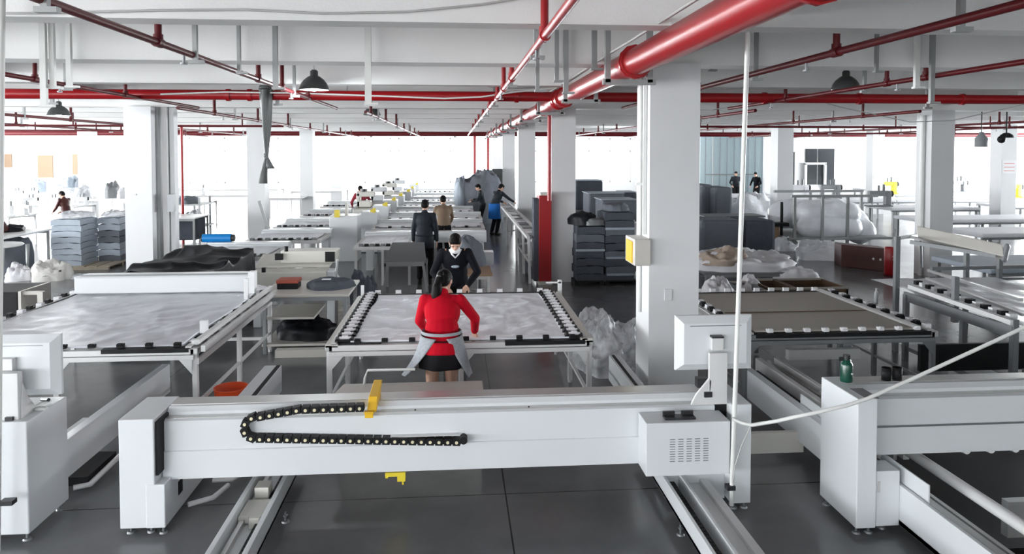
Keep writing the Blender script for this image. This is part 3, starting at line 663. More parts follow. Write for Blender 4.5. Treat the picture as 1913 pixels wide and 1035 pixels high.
# orange bin
X, Yv = A(450, 775, 0.0); X, z = AY(451, 716, 6.95)
one(MB().lathe([(0, .0), (.12, 0), (.16, .36), (.165, .37), (.155, .37), (.115, .015), (0, .015)], (-2.225, 7.3, 0), 20), 'waste_bin', 'orange', 'bright orange plastic bin on the floor behind the gantry', 'bin', (-2.225, 7.3, 0))
# beige bench
t = T('low_bench', 'low cream box bench right behind the gantry beam, in front of the woman in red', 'bench', (-.42, 6.2, 0))
MB().hexa([(-1.06, 6.05, .56), (.24, 6.05, .56), (.24, 6.35, .56), (-1.0, 6.35, .56), (-1.06, 6.05, .64), (.24, 6.05, .64), (.24, 6.38, .665), (-.98, 6.38, .665)]).build('top', 'cream', t, bevel=.008)
MB().box(-1.0, 6.08, 0, .22, 6.34, .56).build('base', 'cream', t)
MB().tube([(-.8, 6.3, .6), (-.8, 6.42, .70), (-.78, 6.44, .76), (-.36, 6.44, .76)], .012).build('wire_handle', 'conduit', t)

# ================= QUILTING FRAMES =================
def clampm():
    o = MB(); return o
def frame(name_label, x0, x1, y0, y1, z, clothm, wave, sideclamps, head=None, taper=0.0, legs=True, lm='alu_w'):
    t = T('quilting_table', name_label, 'quilting table', ((x0+x1)/2, (y0+y1)/2, 0))
    MB().box(x0, y0, z-.07, x1, y0+.06, z-.015).box(x0, y0-.01, z-.12, x1, y0+.03, z-.075).build('front_rail', lm, t, bevel=.004)
    MB().box(x0, y1-.05, z-.07, x1, y1, z-.01).build('back_rail', lm, t, bevel=.004)
    for s, xx in ((-1, x0), (1, x1)):
        MB().box(xx-.035, y0, z-.07, xx+.035, y1, z-.01).box(xx-s*.02, y0, z-.01, xx-s*.0-s*.08, y1, z+.012).build('side_rail', 'alu', t, bevel=.004)
    for s, xx in ((1, x0), (-1, x1)):
        for yy in (y0+.02, (y0+y1)/2, y1-.05):
            MB().box(xx-.025, yy, .02, xx+.025, yy+.045, z-.07).cyl((xx, yy+.02, 0), (xx, yy+.02, .03), .025, n=8).build('leg', lm, t, bevel=.003)
        MB().prism([(xx+s*.02, z-.12), (xx+s*.14, z-.12), (xx+s*.02, z-.26)], y0+.0, y0+.01).build('gusset', lm, t)
        MB().bar((xx, y0+.05, .26), (xx, y1, .26), .03, .03).build('brace', lm, t)
    xm = x0+(x1-x0)*.5
    for yy in (y0+.01, y1-.05): MB().box(xm-.025, yy, .02, xm+.025, yy+.045, z-.07).build('leg', lm, t, bevel=.003)
    MB().prism([(xm+.02, z-.12), (xm+.13, z-.12), (xm+.02, z-.25)], y0, y0+.01).build('gusset', lm, t)
    MB().box(x0, y1-.04, .16, x1, y1-.01, .20).box(x0, (y0+y1)/2, z-.13, x1, (y0+y1)/2+.03, z-.1).build('stretcher', lm, t)
    # cloth
    m_ = sideclamps
    def fn(u, v):
        ins = .23 if m_ else .12
        wv = .025*math.sin(v*PI*3)*((1-u)**6) - .02*math.sin(v*PI*2.5)*(u**6) + (.03*(1-v) if m_ else 0)*(1 if u > .5 else -1)*abs(2*u-1)**6
        x = x0+ins+(x1-x0-2*ins)*u+wv; y = y0+.07+(y1-y0-.14)*v
        e = min(u, 1-u, v, 1-v); k = min(1, e*10)
        return (x, y, z+.012+wave*k*(fbm(x*1.0+3, y*1.8, 0, 1.7)+.6*fbm(x*2.4, y*2.2+9, 0, 2.2)))
    c = MB().grid(fn, 90, 80, .015).build('cloth' if clothm != 'beige' else 'bed_sheet', clothm, t)
    # clamps
    n_ = 15
    pa = pb = pc = None
    for s, xx in ((1, x0), (-1, x1)):
        for k in range(n_):
            y = y0+.12+(y1-y0-.2)*k/(n_-1)
            if m_:
                cx = xx+s*.14
                if pa is None:
                    pa = MB().box(-.085, -.05, 0, .085, .05, .045).cyl((-.07, -.055, .03), (-.07, .055, .03), .028, n=10).cyl((.06, -.05, .035), (.06, .05, .035), .022, n=8).build('clamp', 'black', None); o = pa
                    pb = MB().box(-.055, -.022, .04, .06, .024, .062).box(-.03, -.02, .06, .03, .02, .075).build('clamp_cover', 'white', None); ob = pb
                else: o = pa.copy(); COL.objects.link(o); ob = pb.copy(); COL.objects.link(ob)
                o.parent = t; o.location = Vector((cx, y, z-.02))-ORG[t.name]; ob.parent = o; ob.location = (0, 0, 0)
                o.rotation_euler = (0, 0, .1*s); 
            else:
                if pa is None: pa = MB().box(-.035, -.055, 0, .035, .055, .03).box(-.03, -.03, .02, .02, .03, .05).build('clamp', 'black', None); pb = MB().box(-.02, -.035, .0, .045, .035, .045).build('clamp', 'white', None)
                src = pa if k % 2 else pb; o = src.copy(); COL.objects.link(o)
                o.parent = t; o.location = Vector((xx+s*.03, y, z+.0))-ORG[t.name]
    if not m_:
        for q in (pa, pb): bpy.data.objects.remove(q)
    pc = pd = None
    for k in range(9):
        x = x0+.22+(x1-x0-.44)*k/8
        if pc is None: pc = MB().box(-.035, -.02, -.02, .035, .02, .05).box(-.04, -.03, -.02, .04, .03, .005).build('rear_clip', 'mask', None); o = pc
        else: o = pc.copy(); COL.objects.link(o)
        o.parent = t; o.location = Vector((x, y1-.02, z+.01))-ORG[t.name]
        if pd is None: pd = MB().box(-.03, -.02, 0, .03, .03, .035).cyl((-.02, -.015, .03), (.02, -.015, .03), .014, n=8).build('front_clip', 'mask' if clothm == 'beige' else 'black', None); o = pd
        else: o = pd.copy(); COL.objects.link(o)
        o.parent = t; o.location = Vector((x+.05, y0+.05, z+.0))-ORG[t.name]
    MB().box(x0+.05, y1-.09, z-.01, x1-.05, y1-.05, z+.02).build('edge_strip', 'black', t)
    MB().box(x0+.05, y0+.03, z-.02, x0+.5, y0+.09, z+.0).build('edge_strip', 'black', t); MB().box(x1-(.85 if clothm != 'beige' else x1-x0-.1), y0-.012, z-.045, x1-.05, y0+.07, z-.005).build('edge_strip', 'black', t)
    return t
fm = frame('quilting frame with a crinkled white quilt clamped flat, where the woman in red works', -1.23, 1.34, 7.08, 9.52, .83, 'quilt', .02, True)
MB().box(-1.23, 9.5, .80, -1.19, 9.53, .96).build('stop_post', 'mask', fm)
MB().box(1.36, 9.45, .80, 1.41, 9.5, 1.0).box(1.2, 9.45, .96, 1.4, 9.48, .98).build('stop_post', 'mask', fm)
MB().hexa([(-1.26, 7.08, .80), (-1.14, 7.08, .80), (-1.10, 9.4, .80), (-1.26, 9.4, .80), (-1.26, 7.08, .83), (-1.14, 7.08, .83), (-1.10, 9.4, .83), (-1.26, 9.4, .83)]).build('side_plate', 'cream', fm)
MB().hexa([(1.22, 7.08, .80), (1.37, 7.08, .80), (1.37, 9.4, .80), (1.3, 9.4, .80), (1.26, 7.08, .84), (1.37, 7.08, .84), (1.37, 9.4, .86), (1.33, 9.4, .86)]).build('side_plate', 'cream', fm)
fl = frame('left quilting frame with grey satin cloth and a white roller housing at its back', -5.05, -2.5, 7.08, 9.95, .83, 'quiltg', .012, False)
mb = MB(); mb.box(-4.92, 9.72, .86, -2.72, 9.80, 1.07).box(-4.85, 9.80, 1.07, -2.7, 9.92, 1.10).box(-4.92, 9.70, 1.065, -2.72, 9.78, 1.085); o = mb.build('roller_housing', 'enamel', fl, bevel=.01)
MB().box(-4.85, 9.74, 1.085, -2.75, 9.82, 1.092).build('slot', 'steel', o)
MB().box(-2.72, 9.7, .8, -2.64, 9.84, 1.12).build('stop_post', 'mask', fl); MB().box(-2.66, 9.3, .8, -2.61, 9.35, 1.1).build('stop_post', 'mask', fl); MB().box(-2.57, 7.45, .82, -2.50, 7.5, 1.0).build('stop_post', 'mask', fl)
MB().box(-2.50, 7.1, .86, -2.45, 9.9, .90).box(-2.44, 7.1, .78, -2.40, 9.9, .84).box(-2.48, 7.1, .66, -2.46, 9.9, .72).build('outer_rail', 'alu_w', fl)
fr = frame('quilting frame at right with two flat beige sheets, behind the monitor', 2.98, 5.02, 7.15, 9.3, .83, 'beige', .002, False, lm='steel')
MB().box(3.1, 8.05, .842, 4.9, 8.075, .849).build('seam', 'brown', fr)
MB().box(4.80, 7.2, .85, 4.87, 9.25, .875).build('side_strip', 'alu', fr)
for k in range(7):
    x = 3.45+.24*k; MB().ell((x, 6.9, .34), (.045, .04, .045), 8, 6).box(x-.05, 6.86, .27, x+.05, 6.93, .3).build('bobbin', 'mask', fr)
MB().box(3.3, 6.86, .22, 5.3, 6.94, .27).box(3.35, 6.98, .6, 4.1, 7.05, .7).build('lower_rail', 'alu', fr)

# ================= PEOPLE =================
def ik(a, b, l1, l2, hint):
    a = Vector(a); b = Vector(b); d = b-a; L_ = d.length
    if L_ > (l1+l2)*.995: b = a+d.normalized()*(l1+l2)*.995; d = b-a; L_ = d.length
    x = (l1*l1-l2*l2+L_*L_)/(2*L_); h = math.sqrt(max(0, l1*l1-x*x)); n_ = d.normalized()
    p = Vector(hint); p = (p-n_*p.dot(n_)).normalized(); return a+n_*x+p*h, b
def hand(mb, wrist, d, palm_n, side, s=1.0, curl=.6):
    """palm, four bent fingers of different length and a thumb leaving the palm's side"""
    d = Vector(d).normalized(); n_ = Vector(palm_n); n_ = (n_-d*n_.dot(d)).normalized(); sx = d.cross(n_)*side
    w_ = Vector(wrist); R = Matrix((sx, n_, d)).transposed()
    mb.ell(w_+d*.045*s, (.038*s, .016*s, .052*s), 10, 8, R)
    for k, ln in enumerate((.07, .08, .075, .058)):
        b = w_+d*.085*s+sx*(.028-.0185*k)*s; d1 = (d+n_*curl*.4).normalized(); d2 = (d+n_*curl).normalized(); d3 = (d+n_*curl*1.9).normalized()
        p1_ = b+d1*ln*.45*s; p2_ = p1_+d2*ln*.33*s; p3_ = p2_+d3*ln*.24*s
        mb.cap(b, p1_, .0095*s, .009*s); mb.cap(p1_, p2_, .009*s, .0085*s); mb.cap(p2_, p3_, .0085*s, .007*s)
    t0 = w_+d*.02*s+sx*.03*s; t1 = t0+(d*.7+sx*.7+n_*.2).normalized()*.038*s; t2 = t1+(d*.9+sx*.25+n_*.3).normalized()*.03*s
    mb.cap(t0, t1, .012*s, .0105*s); mb.cap(t1, t2, .0105*s, .008*s)
def human(label, loc, rz, bend=0, lean=0, headp=20, headyaw=0, hands=None, top='jacket', bottom='trous', hair='short', height=1.66, vox=.012, skirt=None, group=None, topm=None, feet_=None, shoes='black', coat=0, elbow=(.5, -.3, -.6), seated=0):
    """local frame: faces +Y, its right hand side is +X, feet at z=0"""
    s = height/1.66; t = T('person', label, 'person', (0, 0, 0), group)
    piv = Vector((0, 0, .90)); Rb = Matrix.Rotation(-math.radians(bend), 3, 'X') @ Matrix.Rotation(math.radians(lean), 3, 'Y')
    U = lambda x, y, z: piv+Rb @ (Vector((x, y, z))-piv)
    hipz = .90
    J = dict(pel=U(0, 0, .92), wst=U(0, 0, 1.05), ch=U(0, .01, 1.24), nk=U(0, 0, 1.40), sR=U(.172, 0, 1.355), sL=U(-.172, 0, 1.355))
    Rh = Rb @ Matrix.Rotation(math.radians(-headyaw), 3, 'Z') @ Matrix.Rotation(-math.radians(headp), 3, 'X')
    nk2 = U(0, .01, 1.46); hc = nk2+Rh @ Vector((0, .015, .095)); HV = lambda x, y, z: hc+Rh @ Vector((x, y, z))
    hands = hands or ((-.22, .05, .80), (.22, .05, .80))
    if feet_ is None: feet_ = ((-.1, 0, 0), (.1, .03, 0))
    if seated: feet_ = ((-.12, .42, 0), (.12, .42, 0))
    arms = []; legs = []
    for sd_, sh, hd in ((-1, J['sL'], hands[0]), (1, J['sR'], hands[1])):
        el, wr = ik(sh, hd, .285, .255, (elbow[0]*sd_, elbow[1], elbow[2])); arms.append((sd_, sh, el, wr))
    dz = -.45 if seated else 0
    for sd_, f_ in zip((-1, 1), feet_):
        hp = Vector((.088*sd_, 0, hipz-.03)); an = Vector(f_)+Vector((0, -.03, .09-dz*0))
        if seated: hp = Vector((.09*sd_, 0, .9)); an = Vector((f_[0], .42, .9-.42))
        kn, an = ik(hp, an, .41, .40, (0, 1, .15 if not seated else 1)); legs.append((sd_, hp, kn, an))
    body = MB()
    body.ell(J['pel'], (.145, .10, .11), 14, 10, Rb).ell(J['wst'], (.125, .09, .12), 14, 10, Rb).ell(J['ch'], (.155, .10, .15), 14, 10, Rb)
    body.cap(U(-.12, 0, 1.35), U(.12, 0, 1.35), .058).cap(J['nk'], nk2, .05, .048)
    body.ell(HV(0, 0, .01), (.072, .088, .098), 16, 12, Rh).ell(HV(0, .03, -.045), (.052, .055, .062), 14, 10, Rh)
    body.ell(HV(0, .093, -.012), (.013, .017, .024), 8, 6, Rh).ell(HV(0, .082, -.055), (.026, .012, .011), 8, 6, Rh).ell(HV(0, .075, -.092), (.022, .018, .016), 8, 6, Rh)
    for sd_ in (-1, 1): body.ell(HV(.076*sd_, -.005, -.01), (.010, .02, .03), 8, 6, Rh).ell(HV(.03*sd_, .080, .028), (.022, .012, .008), 8, 6, Rh)
    for sd_, sh, el, wr in arms:
        body.cap(sh, el, .05, .04).cap(el, wr, .038, .026)
        d = (wr-el).normalized(); hand(body, wr, d+Vector((0, .15, -.1)), Vector((-sd_*.5, .2, -.8)), -sd_, s=1.0)
    for sd_, hp, kn, an in legs:
        body.cap(hp, kn, .082, .055).cap(kn, kn+(an-kn)*.35, .055, .054).cap(kn+(an-kn)*.35, an, .054, .036)
        body.ell(an+Vector((0, .06, -.055)), (.038, .11, .035), 10, 8)
    o = body.build('body', 'skin', t, remesh=vox*.75, smooth=2)
    for sd_ in (-1, 1): MB().ell(HV(.030*sd_, .083, .012), (.013, .006, .006), 8, 6, Rh).build('eye', 'black', o)
    # hair
    hb = MB()
    if hair == 'short':
        hb.ell(HV(0, -.012, .032), (.083, .094, .092), 16, 12, Rh).ell(HV(0, -.045, -.005), (.078, .065, .075), 14, 10, Rh).ell(HV(0, .04, .085), (.065, .045, .03), 12, 8, Rh)
    else:
        hb.ell(HV(0, -.012, .03), (.084, .098, .095), 16, 12, Rh).ell(HV(0, -.05, -.01), (.078, .068, .08), 14, 10, Rh).ell(HV(0, -.115, .02), (.035, .035, .035), 10, 8, Rh)
        a = HV(-.01, -.105, -.0); b = a+Vector((-.025, -.055, -.10)); c = b+Vector((-.025, -.02, -.19)); d = c+Vector((.005, -.01, -.17))
        hb.cap(a, b, .034, .045).cap(b, c, .05, .056).cap(c, d, .056, .024)
        for k in range(5): hb.cap(c+Vector((.012*(k-2), -.01, .02)), d+Vector((.014*(k-2), -.005, -.03-.01*(k % 2))), .016, .006)
    ho = hb.build('hair', 'hair', t, remesh=vox*.8, smooth=2)
    if hair == 'pony':
        MB().ell(HV(-.01, -.128, -.0), (.026, .012, .024), 10, 8, Rh).build('hair_tie', 'steel', ho)
    # top
    tm = MB(); e_ = .018
    low = .86-coat
    tm.ell(J['ch'], (.178, .128, .19), 16, 12, Rb).ell(J['wst'], (.168, .122, .19), 16, 12, Rb).ell(U(0, 0, .95), (.155+e_, .115+e_, .13), 16, 12, Rb)
    tm.cap(U(-.115, 0, 1.345), U(.115, 0, 1.345), .064).cap(U(0, 0, 1.36), U(0, .005, 1.425), .062, .058)
    if coat: tm.cyl(U(0, 0, .95), (0, 0, low), .185, .195, 20); tm.ell((0, 0, low+.02), (.19, .14, .04), 14, 8)
    for sd_, sh, el, wr in arms:
        tm.cap(sh, el, .058, .050).cap(el, el+(wr-el)*.9, .050, .040)
    tm.build('sweater' if 'knit' in (topm or '') or topm in ('sweater', 'bknit') else 'jacket', topm or 'jacket', t, remesh=vox, smooth=3)
    # lower garments
    if skirt:
        def sk(u, v):
            a = u*2*PI; z = .98-v*(.98-skirt); r_ = .15+.045*min(1, v*2.2)+.012*v*math.sin(6*a)
            return (r_*1.05*math.cos(a), r_*.82*math.sin(a), z)
        mb = MB().grid(sk, 36, 14); q = mb.build('skirt', bottom, t); sm_ = q.modifiers.new('solid', 'SOLIDIFY'); sm_.thickness = .006
    else:
        tr = MB(); tr.ell((0, 0, .93), (.165, .12, .10), 14, 10)
        for sd_, hp, kn, an in legs: tr.cap(hp, kn, .10, .075).cap(kn, kn+(an-kn)*.93, .075, .058)
        tr.build('trousers', bottom, t, remesh=vox, smooth=3)
    for sd_, hp, kn, an in legs:
        MB().ell(an+Vector((0, .05, -.055)), (.046, .135, .042), 12, 8).ell(an+Vector((0, -.01, -.03)), (.045, .06, .05), 12, 8).build('shoe', shoes, t, remesh=.012, smooth=1)
    t.location = loc; t.rotation_euler = (0, 0, rz); t.scale = (s, s, s)
    return t, HV, J, Rh, U, Rb

# woman in red
wy = 6.74
wm, HV, J, Rh, U, Rb = human('woman in red sweater and grey apron with long ponytail, leaning over the quilt', (-.13, wy, 0), 0, bend=24, lean=1, headp=14, headyaw=20,
      hands=((-.14, .50, .91), (.33, .48, .92)), topm='sweater', bottom='trous', hair='pony', height=1.62, vox=.010, skirt=.71, coat=.03, elbow=(.9, -.25, -.35))
ap = T  # apron as her own clothing
def apf(u, v):
    a = math.radians(-90+38+284*u) if False else None
    return None
mb = MB()
def apron(u, v):
    open_ = 14+46*v**.8                   # half gap at the back, degrees, widening downwards
    a = math.radians(-90+open_+(360-2*open_)*u); z = 1.035-v*.41
    r_ = .178+.085*v**1.2+.010*math.sin(8*a)*v
    x = r_*1.08*math.cos(a); y = r_*.86*math.sin(a)+.01
    if u > .5: x -= .10*v*v*(u-.5)*2; z += .02*v
    return (x, y, z-.03*(1-v)*abs(2*u-1))
q = MB().grid(apron, 48, 18).build('apron', 'apron', wm); sm_ = q.modifiers.new('solid', 'SOLIDIFY'); sm_.thickness = .008
MB().lathe([(.178, 1.03), (.184, 1.045), (.178, 1.06)], n=32).build('apron_tie', 'apron', wm).scale = (1.07, .86, 1)
# man in black with mask under his chin
mn, HV, J, Rh, U, Rb = human('man in black sweater, white mask under his chin, bending over the quilt', (.0, 9.92, 0), PI, bend=24, headp=20, headyaw=0,
      hands=((-.15, .36, .90), (.13, .34, .90)), topm='bknit', bottom='trous', hair='short', height=1.70, vox=.010, elbow=(.7, -.1, -.7))
o = MB().ell(HV(0, .045, -.095), (.066, .062, .05), 16, 10, Rh).build('face_mask', 'mask', mn, remesh=.008, smooth=2)
MB().tube([HV(-.07, .02, -.07), HV(-.08, -.0, -.02), HV(-.075, -.01, .01)], .003, 6).tube([HV(.07, .02, -.07), HV(.08, -.0, -.02), HV(.075, -.01, .01)], .003, 6).build('ear_loop', 'mask', o)
MB().tube([U(-.075, .03, 1.42), U(-.04, .09, 1.38), U(0, .115, 1.345), U(.04, .09, 1.38), U(.075, .03, 1.42)], .012, 8).build('collar', 'mask', mn)
MB().ell(U(-.0, .133, 1.22), (.055, .012, .022), 14, 8, Rb).build('chest_badge', 'foldg', mn)
# others
X, _ = AY(793, 450, 14.9)
human('worker in long charcoal jacket seen from behind beside the grey table in the aisle', (X, 14.9, 0), -.1, bend=4, headp=18, hands=((-.24, .10, .78), (.24, .10, .78)), topm='jacket', coat=.16, height=1.72, vox=.014)
X, _ = AY(829, 400, 17.55)
human('worker in tan jacket seen from behind, working between the rows of machines', (X, 17.55, 0), .1, bend=14, headp=14, hands=((-.2, .45, .95), (.2, .45, .95)), topm='tan', height=1.66, vox=.018)
human('worker in black top and bright blue apron reaching right across the bench', (1.27, 23.4, 0), -.9, bend=22, headp=16, hands=((-.2, .55, 1.0), (.25, .62, 1.02)), topm='jacket', height=1.72, vox=.018)
def denim_skirt(X, Y):
    def sk(u, v):
        a = u*2*PI; return (.19*math.cos(a)*(1+.12*v), .16*math.sin(a)*(1+.12*v), 1.0-.48*v)
    o = MB().grid(sk, 20, 6).build('apron', 'denim', None); return o
pw = [o for o in bpy.data.objects if o.get('label', '').startswith('worker in black top and bright blue')][0]
q = denim_skirt(0, 0); q.parent = pw
X, _ = AY(676, 370, 23.8)
human('worker in red checked shirt bent over a cabinet among the left machines', (X, 23.8, 0), .3, bend=22, headp=10, hands=((-.25, .4, .95), (.25, .35, .95)), topm='check', height=1.64, vox=.02)
X, _ = AY(902, 380, 24.6)
human('worker in dark clothes holding white cloth beside the big grey covered pile', (X, 24.6, 0), PI*.5, bend=10, headp=15, hands=((-.05, .4, 1.05), (.15, .35, 1.1)), topm='jacket', height=1.62, vox=.02)
X, _ = AY(1374, 360, 36.3)
human('worker in black with crossed pale straps, near the pale blue partition', (X, 36.3, 0), 2.9, bend=4, headp=15, hands=((-.2, .25, .95), (.2, .25, .95)), topm='jacket', height=1.7, vox=.02)
X, _ = AY(1414, 360, 36)
human('dark clothed worker half hidden behind the column by the partition', (X, 36, 0), 2.2, bend=8, headp=15, hands=((-.2, .3, .95), (.2, .3, .95)), topm='bknit', height=1.68, vox=.02)
X, _ = AY(124, 370, 24)
human('seated worker in dark maroon top at a white sewing table on the left', (X, 24, -.12), 1.2, bend=12, headp=20, hands=((-.15, .4, .95), (.15, .4, .95)), topm='maroon', height=1.6, vox=.02, feet_=((-.1, .1, 0), (.1, .12, 0)))
X, _ = AY(6, 380, 17.5)
human('worker in maroon and black bending at the left edge of the view', (X, 17.5, 0), 2.6, bend=28, headp=20, hands=((-.15, .45, .85), (.15, .45, .85)), topm='maroon', height=1.6, vox=.02)

# ================= MIDDLE GROUND =================
def table(label, x0, x1, y0, y1, z, topm='ttop', legm='alu_w', group=None, th=.035, cat='table', name='work_table', apron_=True):
    t = T(name, label, cat, ((x0+x1)/2, (y0+y1)/2, 0), group)
    MB().box(x0, y0, z-th, x1, y1, z).build('table_top', topm, t, bevel=.006)
    for x in (x0+.06, x1-.06):
        for y in (y0+.06, y1-.06): MB().box(x-.022, y-.022, 0, x+.022, y+.022, z-th).build('leg', legm, t)
    if apron_: MB().box(x0+.05, y0+.05, z-th-.06, x1-.05, y0+.07, z-th).box(x0+.05, y1-.07, z-th-.06, x1-.05, y1-.05, z-th).build('apron_rail', legm, t)
    return t
# grey panel table
t = T('slanted_grey_table', 'low table with a tilted dark grey board, in the aisle behind the quilting frame', 'table', (-.98, 14.3, 0))
MB().hexa([(-1.36, 14.0, .575), (-.56, 14.0, .575), (-.62, 14.62, .86), (-1.26, 14.62, .86), (-1.36, 14.0, .60), (-.56, 14.0, .60), (-.62, 14.62, .885), (-1.26, 14.62, .885)]).build('board', 'cabgrey', t, bevel=.006)
MB().box(-1.36, 13.97, .50, -.56, 14.03, .58).box(-1.36, 14.5, .50, -.56, 14.56, .58).box(-1.37, 13.97, .5, -1.33, 14.56, .56).box(-.59, 13.97, .5, -.55, 14.56, .56).build('frame', 'hang', t)
for a, b, c, d in ((-1.30, 13.99, -1.38, 13.97), (-.62, 13.99, -.54, 13.97), (-1.34, 14.53, -1.36, 14.55), (-.58, 14.53, -.56, 14.55)):
    MB().bar((a, b, .52), (c, d, 0), .045, .045).build('leg', 'hang', t)
# tarp covered machine
tx0, tx1, ty0, ty1 = -4.92, -3.56, 10.75, 13.05
t = T('tarp_covered_machine', 'long machine hidden under a wrinkled black tarp, behind the left quilting frame', 'covered machine', ((tx0+tx1)/2, 12.3, 0))
def tarp(u, v):
    x = tx0+(tx1-tx0)*min(1, max(0, (u-.22)/.56))
    nz = noise.noise(Vector((u*3.2, v*5, 1.7))); rg = abs(noise.noise(Vector((u*5+v*3, v*4-u*2, 4))))
    zt = .95+.07*nz-.09*rg+.07*math.exp(-((v-.3-.15*u)/.05)**2)+.14*max(0, v-.7)/.3*(1 if u > .3 else .5)
    y = ty0+(ty1-ty0)*min(1, max(0, (v-.1)/.82)); z = zt
    if u < .22: k = (.22-u)/.22; z = zt*(1-k); x = tx0-.04*k*(1+math.sin(v*30)*.4)
    elif u > .78: k = (u-.78)/.22; z = zt*(1-k)+.02; x = x+.05*k*(1+.8*math.sin(v*22+2*k))
    if v < .1: k = (.1-v)/.1; z = min(z, zt*(1-k)); y = ty0-.04*k*(1+.5*math.sin(u*40))
    if v > .92: k = (v-.92)/.08; z = min(z, zt*(1-k)+.02); y = ty1+.03*k
    return (x, y, max(0.0, z))
MB().grid(tarp, 110, 120).build('tarp', 'tarp', t)
MB().box(tx0+.1, ty0+.1, .02, tx1-.2, ty1-.1, .78).build('machine_body', 'enamel2', t)
# beige machine housings (middle left)
t = T('quilting_machine', 'cream machine with a square black end opening, right behind the tarp covered one', 'quilting machine', (-2.5, 11.8, 0))
MB().box(-3.12, 11.25, .42, -1.98, 11.65, .86).build('beam', 'enamel2', t, bevel=.015)
MB().hexa([(-3.15, 11.65, .86), (-2.0, 11.65, .86), (-2.0, 12.3, .9), (-3.2, 12.3, .9), (-3.15, 11.65, .90), (-2.0, 11.65, .90), (-2.0, 12.3, 1.0), (-3.2, 12.3, 1.0)]).build('cover', 'enamel2', t, bevel=.01)
MB().box(-2.78, 11.75, .92, -1.9, 12.1, 1.12).build('upper_beam', 'enamel2', t, bevel=.012)
MB().box(-2.08, 11.73, .94, -1.93, 11.75, 1.10).build('end_opening', 'black', t); MB().box(-2.2, 11.235, .46, -1.9, 11.25, .68).build('end_opening', 'black', t)
MB().box(-2.86, 11.7, .98, -2.74, 11.8, 1.08).cyl((-2.68, 11.7, 1.12), (-2.68, 11.7, 1.2), .03).box(-2.95, 11.25, .86, -2.9, 11.3, .93).build('fitting', 'black', t)
MB().box(-1.98, 11.3, 0, -1.86, 11.6, .86).build('leg', 'enamel', t, bevel=.01); MB().box(-3.1, 11.3, 0, -2.98, 11.6, .42).build('leg', 'enamel', t, bevel=.01)
MB().bar((-1.86, 11.4, .7), (-1.80, 11.2, 1.05), .03, .03).bar((-1.75, 11.5, .62), (-1.86, 11.4, .8), .03, .03).build('bracket', 'mask', t)
# desk with red tin
dt = table('cluttered pale work desk carrying a red tin and folded dark cloth', -2.60, -1.42, 9.75, 10.85, .80, 'cream', 'steel')
MB().box(-2.58, 9.8, .1, -1.45, 10.8, .13).box(-2.55, 9.85, .45, -1.9, 10.7, .48).build('shelf', 'cream', dt)
t = T('red_tin', 'red brown lidded tin standing on the cluttered desk', 'tin', (-2.33, 10.25, .80))
MB().box(-2.46, 10.15, .80, -2.18, 10.4, .88).build('tin_body', 'black', t, bevel=.01); MB().box(-2.47, 10.14, .88, -2.17, 10.41, .93).build('lid', mat('brick_red_lid', (.34, .06, .03), .5), t, bevel=.01)
def lump(cx, cy, z0, rx, ry, h, name, m, label, cat, seed=0, group=None, nu=36, nv=14, rough=.25, fold=0.0, pw=.5):
    mb = MB(); vs = []
    def fn(u, v):
        a = u*2*PI; r_ = math.sin(v*PI/2) ; zz = math.cos(v*PI/2)**pw
        wr = noise.noise(Vector((r_*math.cos(a)*3+seed, r_*math.sin(a)*3, zz*3)))
        wr2 = abs(noise.noise(Vector((r_*math.cos(a)*6-seed, r_*math.sin(a)*6, zz*5))))
        k = 1+rough*.6*noise.noise(Vector((math.cos(a)*1.1+seed, math.sin(a)*1.1, seed+v)))+rough*.4*wr+fold*wr2
        kz = 1+rough*.7*noise.noise(Vector((r_*math.cos(a)*1.3+seed*2, r_*math.sin(a)*1.3, seed+5)))+rough*.45*wr-fold*1.8*wr2-rough*.5*wr2
        return (cx+rx*r_*math.cos(a)*k, cy+ry*r_*math.sin(a)*k, z0+max(0, h*zz*kz))
    mb.grid(fn, nu, nv)
    return one(mb, name, m, label, cat, (cx, cy, z0), group)
lump(-1.75, 10.3, .80, .33, .3, .13, 'folded_cloth', 'felt', 'dark blue grey cloth folded on the right of the cluttered desk', 'cloth', 3)
one(MB().box(-1.85, 10.15, .925, -1.73, 10.22, .932), 'paper_tag', 'mask', 'small white tag on the dark folded cloth', 'tag', (-1.8, 10.18, .925))
lump(-2.7, 9.9, .82, .18, .12, .08, 'cloth_scraps', 'white', 'white scraps at the left end of the cluttered desk', 'scraps', 8, rough=.5)
lump(-2.05, 10.2, .13, .42, .28, .26, 'cloth_heap', 'tarp', 'black cloth heap on the low shelf under the cluttered desk', 'cloth', 11, rough=.4)
t = T('floor_beam', 'long low cream bar lying across the floor behind the frames', 'bar', (-1.9, 9.72, 0)); MB().box(-2.36, 9.6, 0, -1.42, 9.72, .10).build('bar', 'cream', t)
lump(-1.45, 11.6, .0, .2, .25, .72, 'cable_bundle', 'felt', 'tangle of dark cables and cloth beside the cream machine', 'cables', 4, rough=.5, pw=.3)
